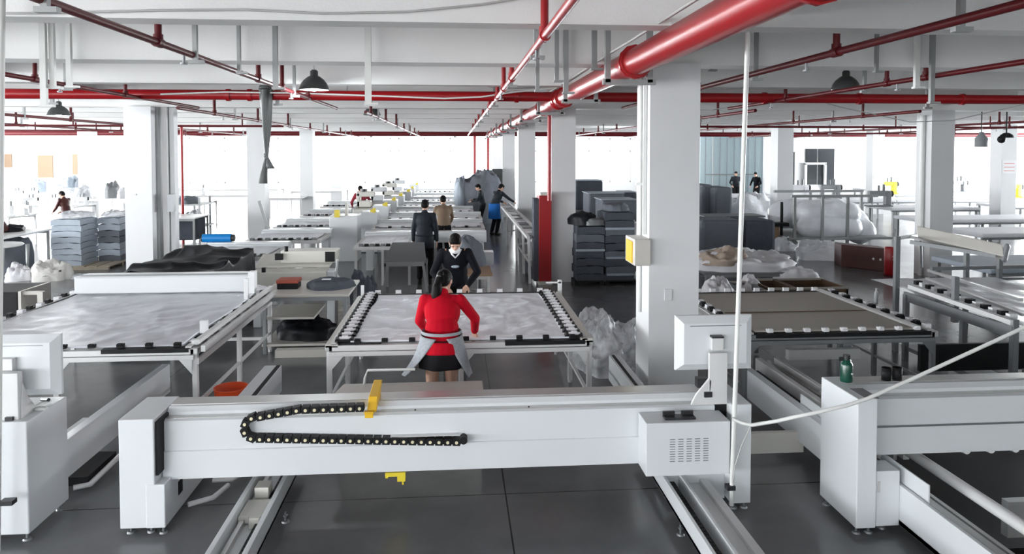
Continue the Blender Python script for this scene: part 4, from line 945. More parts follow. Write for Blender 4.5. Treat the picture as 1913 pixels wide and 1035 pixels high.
# far gantry machines (prototype)
def far_machine(x0, x1, Y, z, label, cab_left=True, z2=None, cabm='enamel', depth=1.5, group='rows of quilting machines behind', quilt='quilt', panel=True, bx1=None):
    t = T('quilting_machine', label, 'quilting machine', ((x0+x1)/2, Y, 0), group); z2 = z2 or z+.22
    MB().box(x0, Y, z-.22, x1, Y+.32, z).box(x0, Y+.1, z-.02, x1, Y+.3, z+.035).build('beam', 'enamel', t, bevel=.01)
    for x in (x0+.1, x1-.15): MB().box(x-.08, Y+.02, 0, x+.08, Y+.3, z-.2).build('leg', 'enamel', t)
    if cab_left:
        MB().box(x0-.45, Y-.1, .02, x0+.02, Y+.5, z2).build('cabinet', cabm, t, bevel=.01)
        MB().box(x0-.1, Y-.12, z2-.02, x0-.02, Y-.02, z2+.1).box(x0-.16, Y-.1, z2+.0, x0-.1, Y-.0, z2+.06).build('fitting', 'lemon', t)
    xe = x1; x1 = bx1 or x1
    MB().box(x0, Y-depth, z-.12, x1, Y-.05, z-.05).build('bed', 'alu_w', t)
    def fn(u, v): return (x0+.1+(x1-x0-.2)*u, Y-depth+.1+(depth-.2)*v, z-.035+.02*fbm(u*4+Y, v*4, 0, 1.5))
    MB().grid(fn, 24, 14).build('cloth', quilt, t)
    for k in range(9): x = x0+.15+(x1-x0-.3)*k/8; MB().box(x-.04, Y-depth+.02, z-.05, x+.04, Y-depth+.12, z+.0).build('clamp', 'black' if k % 2 else 'cabgrey', t)
    for x in (x0+.05, (x0+x1)/2, x1-.05):
        MB().box(x-.025, Y-depth, 0, x+.025, Y-depth+.05, z-.12).build('leg', 'alu_w', t)
    return t
names_c = ['with cloth bed, directly behind the black jacketed worker', 'second back in the centre row, behind the tan jacketed worker', 'third back in the centre row beside the aisle', 'fourth back in the centre row beside the aisle',
           'fifth back in the centre row beside the aisle', 'sixth back in the centre row beside the aisle', 'seventh back in the centre row beside the aisle', 'furthest back in the centre row, before the bright windows']
for i, (Y, xr_) in enumerate(((16.6, .72), (19.6, .75), (21.9, .78), (24.3, .6), (26.8, .0), (29.6, .1), (32.2, .4), (36.0, .35))):
    xl_ = (-2.05, -2.1, -2.0, -1.95, -1.9, -1.8, -1.8, -1.8)[i]
    far_machine(xl_, xr_, Y, .84, 'white quilting machine '+names_c[i], depth=(1.9 if i == 0 else 1.4), cab_left=i > 0, z2=1.1, bx1=-.88 if i == 0 else None)
t = T('machine_part', 'white end box of a machine beyond the man in black, at the aisle edge', 'machine end', (.6, 13.6, 0))
MB().box(-.2, 13.5, .58, .72, 13.8, .82).build('beam', 'enamel', t, bevel=.008); MB().cyl((.45, 13.6, 0), (.45, 13.6, .6), .04).build('leg', 'steel', t)
t = table('small brown table beside the aisle right of the man in black', .12, .62, 12.0, 12.9, .66, 'carton', 'conduit')
lump(.22, 13.0, .66, .32, .3, .55, 'covered_bundle', 'felt2', 'bundle under dark grey felt on the small brown table', 'bundle', 6, rough=.2, pw=.8)
names_l = ['nearest of the left row, below the blue canister', 'second of the left row, beside the tall cabinet', 'third of the left row', 'fourth of the left row', 'fifth and furthest of the left row']
for i, (x0, x1, Y) in enumerate(((-4.95, -3.35, 14.75), (-4.5, -2.9, 17.2), (-4.6, -3.1, 20.0), (-4.6, -3.3, 23.2), (-4.7, -3.6, 27))):
    far_machine(x0, x1, Y, .85, 'pale quilting machine, '+names_l[i], cab_left=False, depth=1.4, group='left row of quilting machines')
t = T('tall_cabinet', 'tall pale machine cabinet in the middle left, yellow bracket on top', 'cabinet', (-2.75, 18.6, 0))
MB().box(-3.08, 18.0, .0, -2.40, 18.7, 1.13).build('cabinet_body', 'enamel', t, bevel=.012); MB().box(-2.95, 17.95, 1.10, -2.83, 18.02, 1.28).build('bracket', 'lemon', t); MB().box(-2.72, 18.1, 1.13, -2.66, 18.3, 1.45).build('post', 'enamel2', t)
t = T('blue_canister', 'bright blue cylinder lying on a machine behind the tarp', 'canister', (-4.9, 15.1, .9))
MB().cyl((-5.08, 15.0, .96), (-4.52, 15.0, .96), .085, n=20).build('cylinder', 'blue', t); MB().cyl((-4.52, 15.0, .96), (-4.46, 15.0, .96), .07, n=16).cyl((-5.1, 15.0, .96), (-5.08, 15.0, .96), .08, n=16).build('end_cap', 'blackp', t)
X, z = AY(500, 370, 18); one(MB().bar((X+.2, 18.2, 0), (X-.25, 18.2, 1.5), .07, .07), 'strut', 'hang', 'grey diagonal strut beside the column behind the hanging cloth', 'strut')
# control cabinets left of the centre row
i = 0
for px, py, Y, m in ((690, 384, 22.3, 'enamel2'), (714, 370, 25.2, 'enamel'), (733, 360, 28.3, 'enamel2'), (750, 350, 31.5, 'enamel')):
    X, z = AY(px, py, Y); t = T('sewing_cabinet', ['cream sewing cabinet right of the worker in red check', 'second sewing cabinet back, with a yellow guard', 'third sewing cabinet back on the left of the centre row', 'furthest sewing cabinet before the windows'][i], 'cabinet', (X, Y, 0)); i += 1
    MB().hexa([(X-.5, Y, 0), (X+.1, Y, 0), (X+.35, Y+1.1, 0), (X-.4, Y+1.1, 0), (X-.5, Y, .95), (X+.1, Y, .95), (X+.35, Y+1.1, 1.1), (X-.4, Y+1.1, 1.1)]).build('cabinet_body', m, t, bevel=.02)
    MB().box(X-.42, Y+.2, 1.0, X+.02, Y+.5, 1.2).box(X-.42, Y+.2, 1.0, X-.3, Y+.5, 1.45).box(X-.42, Y+.2, 1.32, X+.15, Y+.45, 1.48).build('sewing_head', m, t, bevel=.03)
    MB().box(X+.1, Y+.1, .5, X+.125, Y+.5, .85).build('guard', 'lemon', t); MB().cyl((X-.2, Y+.3, 1.48), (X-.2, Y+.3, 1.56), .1).build('spool', 'blackp', t)
# big covered pile
lump(1.0, 28.0, 0, .85, 1.0, 1.95, 'covered_pile', 'felt2', 'huge pile under dark grey cloth at the far end of the aisle', 'pile', 12, rough=.18, pw=.35, nv=20)
lump(.22, 27.8, 0, .28, .5, 1.75, 'covered_pile', 'foldg', 'paler covered pile leaning left of the huge grey pile', 'pile', 13, rough=.2, pw=.35)
one(MB().box(1.52, 29.7, 0, 1.95, 29.95, 2.0), 'notice_stand', 'lamp', 'dark upright board beside the furthest aisle columns', 'board')
# red cabinet
t = T('fire_cabinet', 'tall narrow red cabinet standing left of the second aisle column', 'cabinet', (1.82, 14.75, 0))
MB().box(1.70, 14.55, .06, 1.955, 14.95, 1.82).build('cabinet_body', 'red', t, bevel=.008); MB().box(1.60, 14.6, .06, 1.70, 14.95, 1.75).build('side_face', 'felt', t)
MB().box(1.69, 14.5, 0, 1.96, 14.96, .07).box(1.72, 14.5, 1.82, 1.95, 14.7, 1.88).build('fitting', 'cream', t)
# aisle rack
t = T('parts_rack', 'white metal rack of long trays along the right side of the aisle', 'rack', (1.5, 19, 0))
MB().bar((1.53, 14.7, 0), (1.5, 14.7, .95), .05, .05).build('post', 'alu_w', t)
for y in (15.9, 17.8, 20.8, 24.0):
    MB().bar((1.52, y, 0), (1.5, y, .95), .05, .05).build('post', 'alu_w', t); MB().bar((1.88, y, 0), (1.88, y, .9), .05, .05).build('post', 'alu_w', t); MB().bar((1.5, y, .4), (1.88, y, .45), .04, .04).build('rung', 'alu_w', t)
MB().bar((1.52, 14.7, .42), (1.52, 17.8, .42), .03, .03).build('rung', 'alu_w', t)
for x, z, y0 in ((1.49, .95, 14.65), (1.66, .80, 15.4), (1.88, .9, 15.4)): MB().box(x-.03, y0, z-.03, x+.03, 25.5, z+.03).build('tray_rail', 'alu_w', t)
for k in range(12): y = 15.5+.82*k; MB().box(1.54, y, .80, 1.84, y+.5, .90).build('tray', ('cabgrey', 'white', 'steel')[k % 3], t, bevel=.02)
MB().box(1.56, 14.9, .05, 1.66, 16.5, .2).build('tray', 'felt', t)
# stacks of dark boards right of the aisle column
def stack(x0, x1, y0, y1, n_, h, labels, m, group, straps=(), seed=1):
    rnd = random.Random(seed)
    for k in range(n_):
        dx = rnd.uniform(-.02, .02); dy = rnd.uniform(-.02, .02); z = .1+k*h
        mb = MB(); c = ((x0+x1)/2+dx, (y0+y1)/2+dy, z); w_ = (x1-x0)/2; d = (y1-y0)/2
        def fn(u, v, w_=w_, d=d, c=c): return (c[0]-w_+2*w_*u, c[1]-d+2*d*v, z+h*.97+.012*fbm(u*3+k, v*3, seed, 1)-.02*(abs(2*u-1)**4+abs(2*v-1)**4))
        mb.grid(fn, 10, 8, h*.93)
        kx = rnd.choice((m if isinstance(m, tuple) else (m,)))
        one(mb, 'folded_felt_slab' if 'felt' in kx else 'folded_quilt', kx, labels(k, n_), 'folded cloth', c, group)
def lab_stack(what):
    def f(k, n_):
        if k == 0: return 'bottom layer of '+what
        if k == n_-1: return 'topmost layer of '+what
        return ('second', 'third', 'fourth', 'fifth', 'sixth', 'seventh', 'eighth', 'ninth', 'tenth', 'eleventh', 'twelfth', 'thirteenth')[k-1]+' layer from the bottom of '+what
    return f
Ys = 14.35
stack(2.43, 3.0, Ys, Ys+.8, 7, .16, lab_stack('the shorter dark felt stack beside the aisle column'), ('felt', 'felt', 'felt2'), 'left dark felt stack', seed=2)
stack(3.03, 3.62, Ys, Ys+.8, 9, .155, lab_stack('the taller dark felt stack beside the aisle column'), ('felt', 'felt', 'felt2'), 'right dark felt stack', seed=3)
for (a, b), lab in (((2.4, 3.0), 'dark pallet under the shorter felt stack'), ((3.03, 3.66), 'dark pallet under the taller felt stack')): one(MB().box(a, Ys, 0, b, Ys+.82, .03).box(a, Ys, .07, b, Ys+.82, .1).box(a, Ys, .03, a+.08, Ys+.8, .07).box(b-.08, Ys, .03, b, Ys+.8, .07), 'pallet', 'black', lab, 'pallet')
lump(2.62, 14.7, 1.22, .3, .35, .26, 'cloth_bundle', 'tarp', 'black bundle on top of the shorter felt stack', 'bundle', 21)
lump(2.8, 14.5, 1.22, .25, .2, .15, 'cloth_bundle', 'cabgrey', 'rolled grey brown cloth on the shorter felt stack', 'bundle', 22)
lump(3.32, 14.75, 1.495, .26, .34, .16, 'cloth_bundle', 'felt2', 'rounded grey heap crowning the taller felt stack', 'bundle', 23)
for x0, x1, z, lab in ((2.42, 3.01, .72, 'white strap across the shorter felt stack'), (3.02, 3.62, 1.15, 'pale strap high on the taller felt stack'), (3.04, 3.5, .56, 'white strap at mid height of the taller felt stack'), (3.05, 3.62, .22, 'pale strap near the bottom of the taller felt stack')):
    one(MB().box(x0, Ys-.03, z-.02, x1, Ys-.02, z+.025), 'strap', 'foldg', lab, 'strap')
table('white table loaded with boards behind the dark felt stacks', 2.6, 4.6, 18.2, 19.4, .95, 'white'); 
i = 0
for px0, px1, py0, py1, Y, m, lab in ((1076, 1126, 338, 364, 24, 'felt', 'dark flat pile behind the second aisle column'), (1100, 1165, 362, 392, 21, 'felt2', 'grey slab pile with a white top edge, right of the aisle column'), (1166, 1190, 360, 380, 22, 'felt2', 'grey slab pile against the near column edge'), (1125, 1190, 374, 418, 19.6, 'felt2', 'broad blue grey slab pile left of the near column')):
    x0, z1 = AY(px0, py0, Y); x1, z0 = AY(px1, py1, Y); t = T('slab_pile', lab, 'pile', ((x0+x1)/2, Y, 0))
    MB().box(x0, Y, max(0.05, z0-.5), x1, Y+1.0, z1).build('slabs', m, t, bevel=.05); MB().box(x0-.03, Y-.03, z1, x1+.02, Y+1.0, z1+.02).build('top_sheet', 'foldg', t); MB().box(x0, Y, 0, x1, Y+.9, max(.05, z0-.5)).build('base', 'cabgrey', t)
X, Yv = A(1175, 405, .9); lump(4.15, 15.9, .62, .42, .45, .5, 'plastic_bag', 'filmw', 'milky plastic bag on the cabinet left of the near column', 'plastic bag', 31, rough=.4)
t = table('low trolley of black parts beside the taller felt stack', 3.75, 4.5, 15.3, 16.4, .62, 'cabgrey', 'hang'); MB().box(3.8, 15.35, .1, 4.45, 16.3, .4).build('load', 'felt', t, bevel=.03); MB().box(3.8, 15.33, .4, 4.5, 16.3, .52).build('load', 'white', t, bevel=.03)
# clear plastic heap
lump(1.93, 9.0, 0, .45, .55, .62, 'plastic_sheeting', 'film', 'heap of crumpled clear plastic right of the white quilt frame', 'plastic sheeting', 41, rough=.55, pw=.55, nu=90, nv=40, fold=.08)
lump(2.3, 8.9, 0, .5, .4, .30, 'plastic_sheeting', 'film', 'lower clear plastic heap in front of the near column', 'plastic sheeting', 43, rough=.6, pw=.6, nu=90, nv=40, fold=.1)
lump(2.80, 9.8, 0, .3, .35, .50, 'plastic_sheeting', 'film', 'plastic heap touching the left edge of the near column', 'plastic sheeting', 47, rough=.5, pw=.55, nu=60, nv=30, fold=.08)

# ================= LEFT SIDE =================
def drape_table(label, x0, x1, y0, y1, z, cloth='white', group=None):
    t = table(label, x0, x1, y0, y1, z, 'ttop', 'hang', group)
    return t
drape_table('white topped table in front of the pallet stack, pale sheet hanging from it', -11.5, -9.7, 16.3, 18.2, .85)
one(MB().hexa([(-11.6, 16.22, .25), (-9.95, 16.22, .38), (-9.95, 16.26, .38), (-11.6, 16.26, .25), (-11.6, 16.22, .80), (-10.0, 16.22, .80), (-10.0, 16.26, .80), (-11.6, 16.26, .80)]), 'hanging_sheet', 'foldg', 'pale lilac sheet hanging down under the left white table', 'sheet')
t = T('round_stool_table', 'small oval white tabletop on tapered legs at the left edge', 'table', (-9.3, 15.9, 0))
MB().lathe([(0, .74), (.55, .74), (.57, .76), (.55, .78), (0, .78)], (-9.6, 15.75, 0)).build('table_top', 'ttop', t)
for x, y in ((-9.25, 15.5), (-9.95, 15.6), (-9.1, 16.1)): MB().cyl((x, y, 0), (x+.02, y, .74), .02, .04).build('leg', 'hang', t)
lump(-11.0, 17.4, .85, .5, .4, .18, 'cloth_heap', 'felt', 'dark cloth heap on the white topped left table', 'cloth', 51, rough=.4)
lump(-10.3, 17.7, .85, .22, .25, .16, 'cloth_heap', 'tarp', 'small black cloth heap beside the dark one on the left table', 'cloth', 52, rough=.4)
lump(-11.8, 17.2, .85, .4, .4, .25, 'cloth_heap', 'white', 'white rumpled cloth at the left edge of the left table', 'cloth', 53, rough=.4)
lump(-9.95, 17.2, .0, .28, .5, .75, 'cloth_sack', 'felt2', 'grey sack standing under the left table end', 'sack', 54, rough=.15, pw=.4)
stack(-9.2, -8.55, 17.2, 18.0, 8, .135, lab_stack('the front pale grey quilt stack on the left pallet'), 'foldg', 'front pallet stack of quilts', seed=5)
stack(-8.5, -8.0, 17.9, 18.7, 7, .15, lab_stack('the rear pale grey quilt stack on the left pallet'), ('foldg', 'felt2', 'foldg'), 'rear pallet stack of quilts', seed=6)
t = T('pallet', 'wooden pallet carrying the pale grey quilt stacks on the left', 'pallet', (-8.6, 18, 0))
for k in range(5): MB().box(-9.25+.28*k, 17.15, .07, -9.02+.28*k, 18.75, .095).build('deck_board', 'wood', t)
for y in (17.2, 17.9, 18.6): MB().box(-9.25, y, 0, -7.95, y+.09, .07).build('bearer', 'wood', t)
lump(-8.85, 17.6, 1.18, .34, .38, .15, 'plastic_bag', 'filmw', 'clear bag draped over the front pale quilt stack', 'plastic bag', 55, rough=.5, fold=.1)
lump(-8.25, 18.2, 1.15, .25, .38, .15, 'plastic_bag', 'filmw', 'clear bag draped over the rear pale quilt stack', 'plastic bag', 56, rough=.5, fold=.1)
lump(-9.15, 15.95, 0, .25, .25, .34, 'white_sack', 'white', 'smaller white sack on the floor at far left', 'sack', 57, rough=.5, fold=.15)
lump(-8.55, 15.95, 0, .36, .3, .42, 'white_sack', mat('offwhite_sack', (.62, .61, .58), .7, bump=.4, bscale=12), 'larger off white sack slumped on the floor at left', 'sack', 58, rough=.45, fold=.12)
lump(-8.0, 16.1, 0, .22, .2, .08, 'plastic_scrap', 'film', 'flat scrap of plastic beside the off white sack', 'scrap', 59, rough=.5)
t = T('black_crate', 'black crate with pale edges at the left edge behind the grey cloth frame', 'crate', (-7.0, 11.8, 0)); MB().box(-7.35, 11.2, 0, -6.47, 12.0, .62).build('crate_body', 'black', t, bevel=.02)
MB().box(-6.47, 11.2, .0, -6.43, 12.0, .63).box(-6.43, 11.25, .57, -6.15, 11.3, .62).box(-6.2, 11.2, 0, -6.12, 11.28, .62).build('edge_frame', 'cream', t)
table('pale table with dark goods behind the quilt pallet', -9.1, -6.9, 19.8, 21.0, .95, 'ttop', 'hang')
one(MB().box(-8.9, 20.2, .3, -7.0, 20.9, .89), 'dark_goods', 'felt', 'dark goods stored under the pale table behind the pallet', 'goods', bevel=.05)
t = T('storage_rack', 'metal rack of bagged goods right of the ducted left column', 'rack', (-8.8, 24, 0))
for x in (-9.7, -9.2, -8.6, -8.1): 
    for y in (23.6, 24.6): MB().box(x-.03, y, 0, x+.03, y+.05, 1.25).build('post', 'hang', t)
MB().box(-9.75, 23.55, 1.0, -8.0, 24.7, 1.05).box(-9.75, 23.55, .3, -8.0, 24.7, .34).build('shelf', 'hang', t)
for k, (x, m) in enumerate(((-9.4, 'film'), (-8.9, 'filmw'), (-8.4, 'filmw'))): lump(x, 23.9, .34, .27, .4, .5, 'bagged_goods', m, ['left', 'middle', 'right'][k]+' bag of goods on the lower shelf of the metal rack', 'bag', 60+k, rough=.3)
for k, x in enumerate((-9.3, -8.6)): lump(x, 24.0, 1.05, .3, .4, .22, 'dark_goods', 'felt2', ['left', 'right'][k]+' dark bundle on top of the metal rack', 'bundle', 65+k, rough=.4)
# white sewing tables, far left
k = 0
TB = [(-16.5, -12.4, 24.6, 26.2), (-11.8, -8.9, 26.6, 28), (-17.5, -13.2, 29, 30.4), (-12.6, -8.6, 31, 32.4), (-20, -14.5, 33.5, 35), (-13.4, -8.6, 36, 37.4), (-7.8, -6.0, 29, 31), (-7.6, -5.2, 34, 36), (-16, -12.2, 20.8, 22.2)]
lt_ = ['white sewing table where the seated worker sits', 'white table behind the ducted column', 'second white table back behind the seated worker', 'white table seen between the left columns', 'white table below the beige notice boards', 'far white table before the bright left windows', 'small white table by the third left column', 'small far white table by the fourth left column', 'white table right of the worker at the left edge']
for (a, b, c, d) in TB:
    table(lt_[k], a, b, c, d, .9, 'ttop', 'alu_w', 'white tables on the left'); k += 1
k = 0
for px, Y, w_, h, m in ((72, 34.2, .5, .55, 'foldg'), (105, 34.2, .42, .6, 'filmw'), (132, 34.2, .36, .7, 'foldg'), (157, 34.2, .36, .8, 'felt2'), (157, 29.4, .28, .5, 'filmw'), (120, 29.7, .5, .45, 'filmw'), (212, 29.7, .25, .6, 'cabgrey'), (231, 29.3, .18, .4, 'white')):
    X, _ = AY(px, 380, Y); lump(X, Y, .9, w_, .45, h, 'bagged_quilts', m, ['pale lilac bagged pile furthest left below the notice boards', 'second bagged pile below the notice boards', 'third bagged pile, left of the far column', 'tall grey bagged pile against the far left column', 'bagged pile behind the seated worker, right one', 'bagged pile behind the seated worker, left one', 'grey bundles on the far table left of the ducted column', 'small white bundle beside the ducted column'][k], 'bagged pile', 70+k, rough=.35); k += 1
def sewhead(X, Y, z, label, m='mask', rz=0):
    t = T('sewing_machine', label, 'sewing machine', (0, 0, 0), 'sewing machines on the left tables')
    MB().box(-.24, -.09, 0, .24, .09, .03).box(.12, -.06, .03, .22, .06, .28).box(-.2, -.05, .2, .22, .05, .30).box(-.2, -.04, .08, -.13, .04, .22).build('body', m, t, bevel=.012)
    MB().cyl((.22, 0, .24), (.26, 0, .24), .06).build('hand_wheel', 'blackp', t); MB().cyl((.1, 0, .3), (.1, 0, .42), .025).cyl((.0, 0, .3), (.0, 0, .4), .02).build('thread_spool', 'cabgrey', t)
    t.location = (X, Y, z); t.rotation_euler = (0, 0, rz); return t
sm0 = None; k = 0
for px, Y in ((98, 24.9), (150, 25.2), (55, 24.9), (30, 29.4), (60, 29.4), (330, 31.3), (380, 31.3), (20, 21.2), (52, 21.4)):
    X, _ = AY(px, 380, Y); lab = 'white sewing machine '+['left of the seated worker', 'just behind the seated worker', 'at the left end of the seated worker table', 'leftmost on the second table back', 'second on the second table back', 'left one on the table between the left columns', 'right one on the table between the left columns', 'left one near the worker in maroon', 'right one near the worker in maroon'][k]
    if sm0 is None: sm0 = sewhead(X, Y, .9, lab)
    else: dup(sm0, (X, Y, .9), .3*k, lab)
    k += 1
# notice boards on the far wall
for a, b, c, d, lab in ((0, 288, 22, 313, 'grey beige board at the left edge of the far wall'), (70, 290, 99, 332, 'orange beige board on the bright far left wall'), (135, 288, 158, 326, 'pale cream board nearest the far column on the left wall')):
    x0, z1 = AY(a, b, FW-.05); x1, z0 = AY(c, d, FW-.05); t = T('notice_board', lab, 'board', (x0, FW, z0)); MB().box(x0, FW-.06, z0, x1, FW-.01, z1).build('panel', 'board', t)
    MB().box(x0-.05, FW-.07, z1, x1+.05, FW-.01, z1+.05).box(x0-.05, FW-.07, z0-.05, x1+.05, FW-.01, z0).build('frame', 'cream', t)

# ================= RIGHT SIDE =================
# pale blue partition and office
t = T('partition', 'pale blue panelled partition behind the workers in black', 'partition', (15, 38.6, 0))
xa, _ = AY(1318, 300, 38.6); xb_, _ = AY(1424, 300, 38.6)
MB().box(xa-.3, 38.6, 0, xb_+.6, 38.7, 3.6).build('panels', 'panelb', t)
for k in range(9): x = xa+(xb_-xa)*k/8; MB().box(x-.02, 38.58, 0, x+.02, 38.6, 3.6).build('seam', 'mask' if k == 1 else 'foldg', t)
MB().box(xa, 38.53, 1.45, xb_-.3, 38.57, 1.5).build('rail', 'hang', t)
t = T('office_block', 'white room with dark windows behind the racks of plastic covered rolls', 'room', (19, 36, 0))
x0, zt = AY(1505, 278, 36.4); x1, zb = AY(1557, 350, 36.4); x2, _ = AY(1590, 300, 36.4)
MB().box(x0-2.2, 36.4, 0, x2+3.2, 36.6, 3.5).build('wall_panel', 'wall', t)
MB().box(x0, 36.35, 1.0, x0+.72*(x1-x0)*.55, 36.4, zt).build('glazing', 'dark', t); MB().box(x0+(x1-x0)*.45, 36.35, 1.0, x1, 36.4, zt).build('glazing', 'dark', t)
MB().box(x0-.1, 36.2, zb, x0, 36.35, 2.1).box(x0+.95, 36.2, zb, x0+1.05, 36.35, 2.1).box(x0-.1, 36.2, 2.05, x0+1.05, 36.35, 2.15).build('door_frame', 'mask', t)
xq, _ = AY(1474, 300, 36); MB().box(xq-.3, 36.2, 1.0, xq+.4, 36.3, 2.7).build('glazing', 'dark', t)
for (a, b, c, d, lab) in ((1790, 286, 1823, 337, 'a'), (1895, 286, 1930, 345, 'b'), (1660, 286, 1668, 325, 'c')):
    x0, z1 = AY(a, b, FW-.1); x1, z0 = AY(c, d, FW-.1)
    fr_ = MB().box(x0-.1, FW-.1, z0-.1, x1+.9, FW-.02, z1+.1).build('window_%d' % n, 'mask'); fr_['kind'] = 'structure'; n += 1
    MB().box(x0, FW-.13, z0, x1, FW-.09, z1).build('pane', 'dark', fr_); MB().box(x1+.2, FW-.13, z0, x1+.7, FW-.09, z1).build('pane', 'panelb', fr_)
# felt stacks
for px0, px1, py0, py1, Y, m, lab in ((1310, 1392, 412, 470, 17.2, 'felt2', 'left grey felt block behind the white rolled fabric'), (1393, 1452, 412, 466, 17.2, 'felt', 'right grey felt block behind the white rolled fabric'), (1312, 1334, 345, 395, 23, 'felt2', 'tall grey felt block against the near column edge'), (1335, 1370, 350, 398, 22.6, 'felt2', 'blue grey felt block in front of the partition')):
    x0, z1 = AY(px0, py0, Y); x1, z0 = AY(px1, py1, Y); t = T('felt_block', lab, 'felt stack', ((x0+x1)/2, Y, 0))
    MB().box(x0, Y, .1, x1-.03, Y+1.2, z1).build('felt', m, t, bevel=.09); MB().box(x0+.05, Y+.05, 0, x1-.1, Y+1.1, .1).build('pallet_base', 'wood', t)
x0, _ = AY(1312, 395, 20.5); x1, _ = AY(1425, 410, 20.5); table('low pale shelf table behind the grey felt blocks', x0, x1, 20.3, 21.2, .85, 'cabgrey', 'white')
X, _ = AY(1390, 390, 24); lump(X+.4, 24, .3, 1.0, .5, 1.0, 'plastic_bag', 'poly', 'shiny plastic wrapped pile below the workers in black', 'plastic bag', 81, rough=.5, fold=.12)
one(MB().box(X-.6, 23.6, 0, X+1.4, 24.5, .32), 'plinth', 'cabgrey', 'low grey plinth under the shiny plastic pile', 'plinth')
# big plastic covered rolls on a rack
rx0, _ = AY(1470, 440, 19.5); rx1, _ = AY(1640, 440, 19.5)
t = T('metal_rack', 'tall metal frame with uprights around the plastic covered rolls', 'rack', ((rx0+rx1)/2, 20.3, 0))
for px, Y, z in ((1484, 19.0, 1.5), (1536, 18.9, 1.5), (1583, 19.0, 1.5), (1513, 21.4, 1.5), (1556, 21.4, 1.5), (1608, 21.4, 1.5)):
    X, _ = AY(px, 420, Y); MB().box(X-.035, Y-.03, 0, X+.035, Y+.03, z).build('post', 'hang', t)
xa, _ = AY(1478, 362, 19.0); xb_, _ = AY(1612, 362, 21.4)
MB().box(xa, 18.95, 1.46, xb_-1.0, 19.05, 1.53).build('top_rail', 'hang', t); MB().box(xa+.6, 21.35, 1.46, xb_, 21.45, 1.53).build('top_rail', 'hang', t); MB().box(xa-.1, 18.9, .3, xb_-.6, 21.4, .36).build('base_shelf', 'hang', t)
def roll(p0, p1, r, label, m='poly', seed=0):
    p0 = Vector(p0); p1 = Vector(p1); d = p1-p0; c = (p0+p1)/2; a = Vector((0, 0, 1)).cross(d).normalized(); u2 = d.normalized().cross(a)
    mb = MB()
    def fn(u, v):
        an = v*2*PI; rr = r*(1+.14*fbm(u*3+seed, math.cos(an)*1.2, math.sin(an)*1.2+seed, 1.2))*(math.sin(min(1, max(0, min(u, 1-u)*6))*PI/2)**.5 if 0 < u < 1 else .0)
        return p0+d*u+a*math.cos(an)*rr+u2*math.sin(an)*rr
    mb.grid(fn, 40, 28); return one(mb, 'quilt_roll', m, label, 'quilt roll', c, 'plastic covered rolls')
roll((rx0+.2, 19.3, .62), (rx1-.5, 19.5, .58), .31, 'lower front plastic covered roll on the tall metal frame', seed=1)
roll((rx0+.25, 19.5, .98), (rx1-.5, 19.6, .95), .34, 'upper front plastic covered roll on the tall metal frame', seed=2)
roll((rx0-.1, 20.5, .85), (rx1-.2, 20.6, .9), .42, 'rear plastic covered roll behind the uprights', seed=3)
roll((rx1-.5, 19.4, .35), (rx1+.0, 21.2, .9), .4, 'plastic covered roll slumping off the right of the metal frame', seed=4)
X, _ = AY(1545, 475, 17.6); lump(X, 17.6, 0, .75, .5, .42, 'plastic_bag', 'poly', 'white plastic bags slumped on the floor before the metal frame', 'plastic bag', 85, rough=.45, fold=.1)
X, _ = AY(1530, 455, 18.4); lump(X, 18.4, 0, .5, .4, .38, 'plastic_bag', 'poly', 'smaller plastic bag behind the slumped ones', 'plastic bag', 86, rough=.45, fold=.1)
X, _ = AY(1477, 450, 19.0); lump(X-.05, 19.2, 0, .35, .3, .35, 'plastic_bag', 'poly', 'small white bag at the left foot of the metal frame', 'plastic bag', 87, rough=.4)
X, _ = AY(1447, 440, 19.6); t = T('grinder_stand', 'brown box and dark stand beside the column near the plastic rolls', 'stand', (X, 19.6, 0)); MB().box(X-.15, 19.5, 0, X+.1, 19.8, .62).build('box', 'carton', t); MB().box(X-.25, 19.45, .62, X+.35, 19.8, .72).cyl((X+.2, 19.6, 0), (X+.2, 19.6, 1.3), .04).build('stand', 'black', t)
# maroon board and red bin
x0, _ = AY(1580, 490, 16.1); x1, _ = AY(1653, 490, 15.6)
t = T('maroon_crate', 'long dark maroon crate lying on the floor near the thick right column', 'crate', ((x0+x1)/2, 15.9, 0))
MB().hexa([(x0, 16.3, 0), (x1, 15.5, 0), (x1+.1, 16.0, 0), (x0+.1, 16.8, 0), (x0, 16.3, .52), (x1, 15.5, .52), (x1+.1, 16.0, .52), (x0+.1, 16.8, .52)]).build('crate_body', 'maroon', t, bevel=.01)
for f_ in (.7, .85): MB().cyl((x0+(x1-x0)*f_, 16.3-.8*f_-.02, .26), (x0+(x1-x0)*f_, 16.3-.8*f_, .26), .025).build('hole_plate', 'mask', t)
X, _ = AY(1664, 490, 15.0); t = T('fire_extinguisher_bin', 'bright red cylindrical bin beside the maroon crate', 'bin', (X, 15.0, 0)); MB().lathe([(0, .03), (.12, .03), (.13, .05), (.135, .6), (.12, .63), (0, .64)], (X, 15.0, 0)).build('bin_body', 'red', t)
MB().lathe([(0, 0), (.15, 0), (.15, .03), (0, .03)], (X, 15.0, 0)).build('base', 'dred', t); MB().box(X-.05, 14.86, .42, X+.05, 14.87, .45).box(X-.04, 14.86, .36, X+.04, 14.87, .385).build('lettering', 'pink', t)
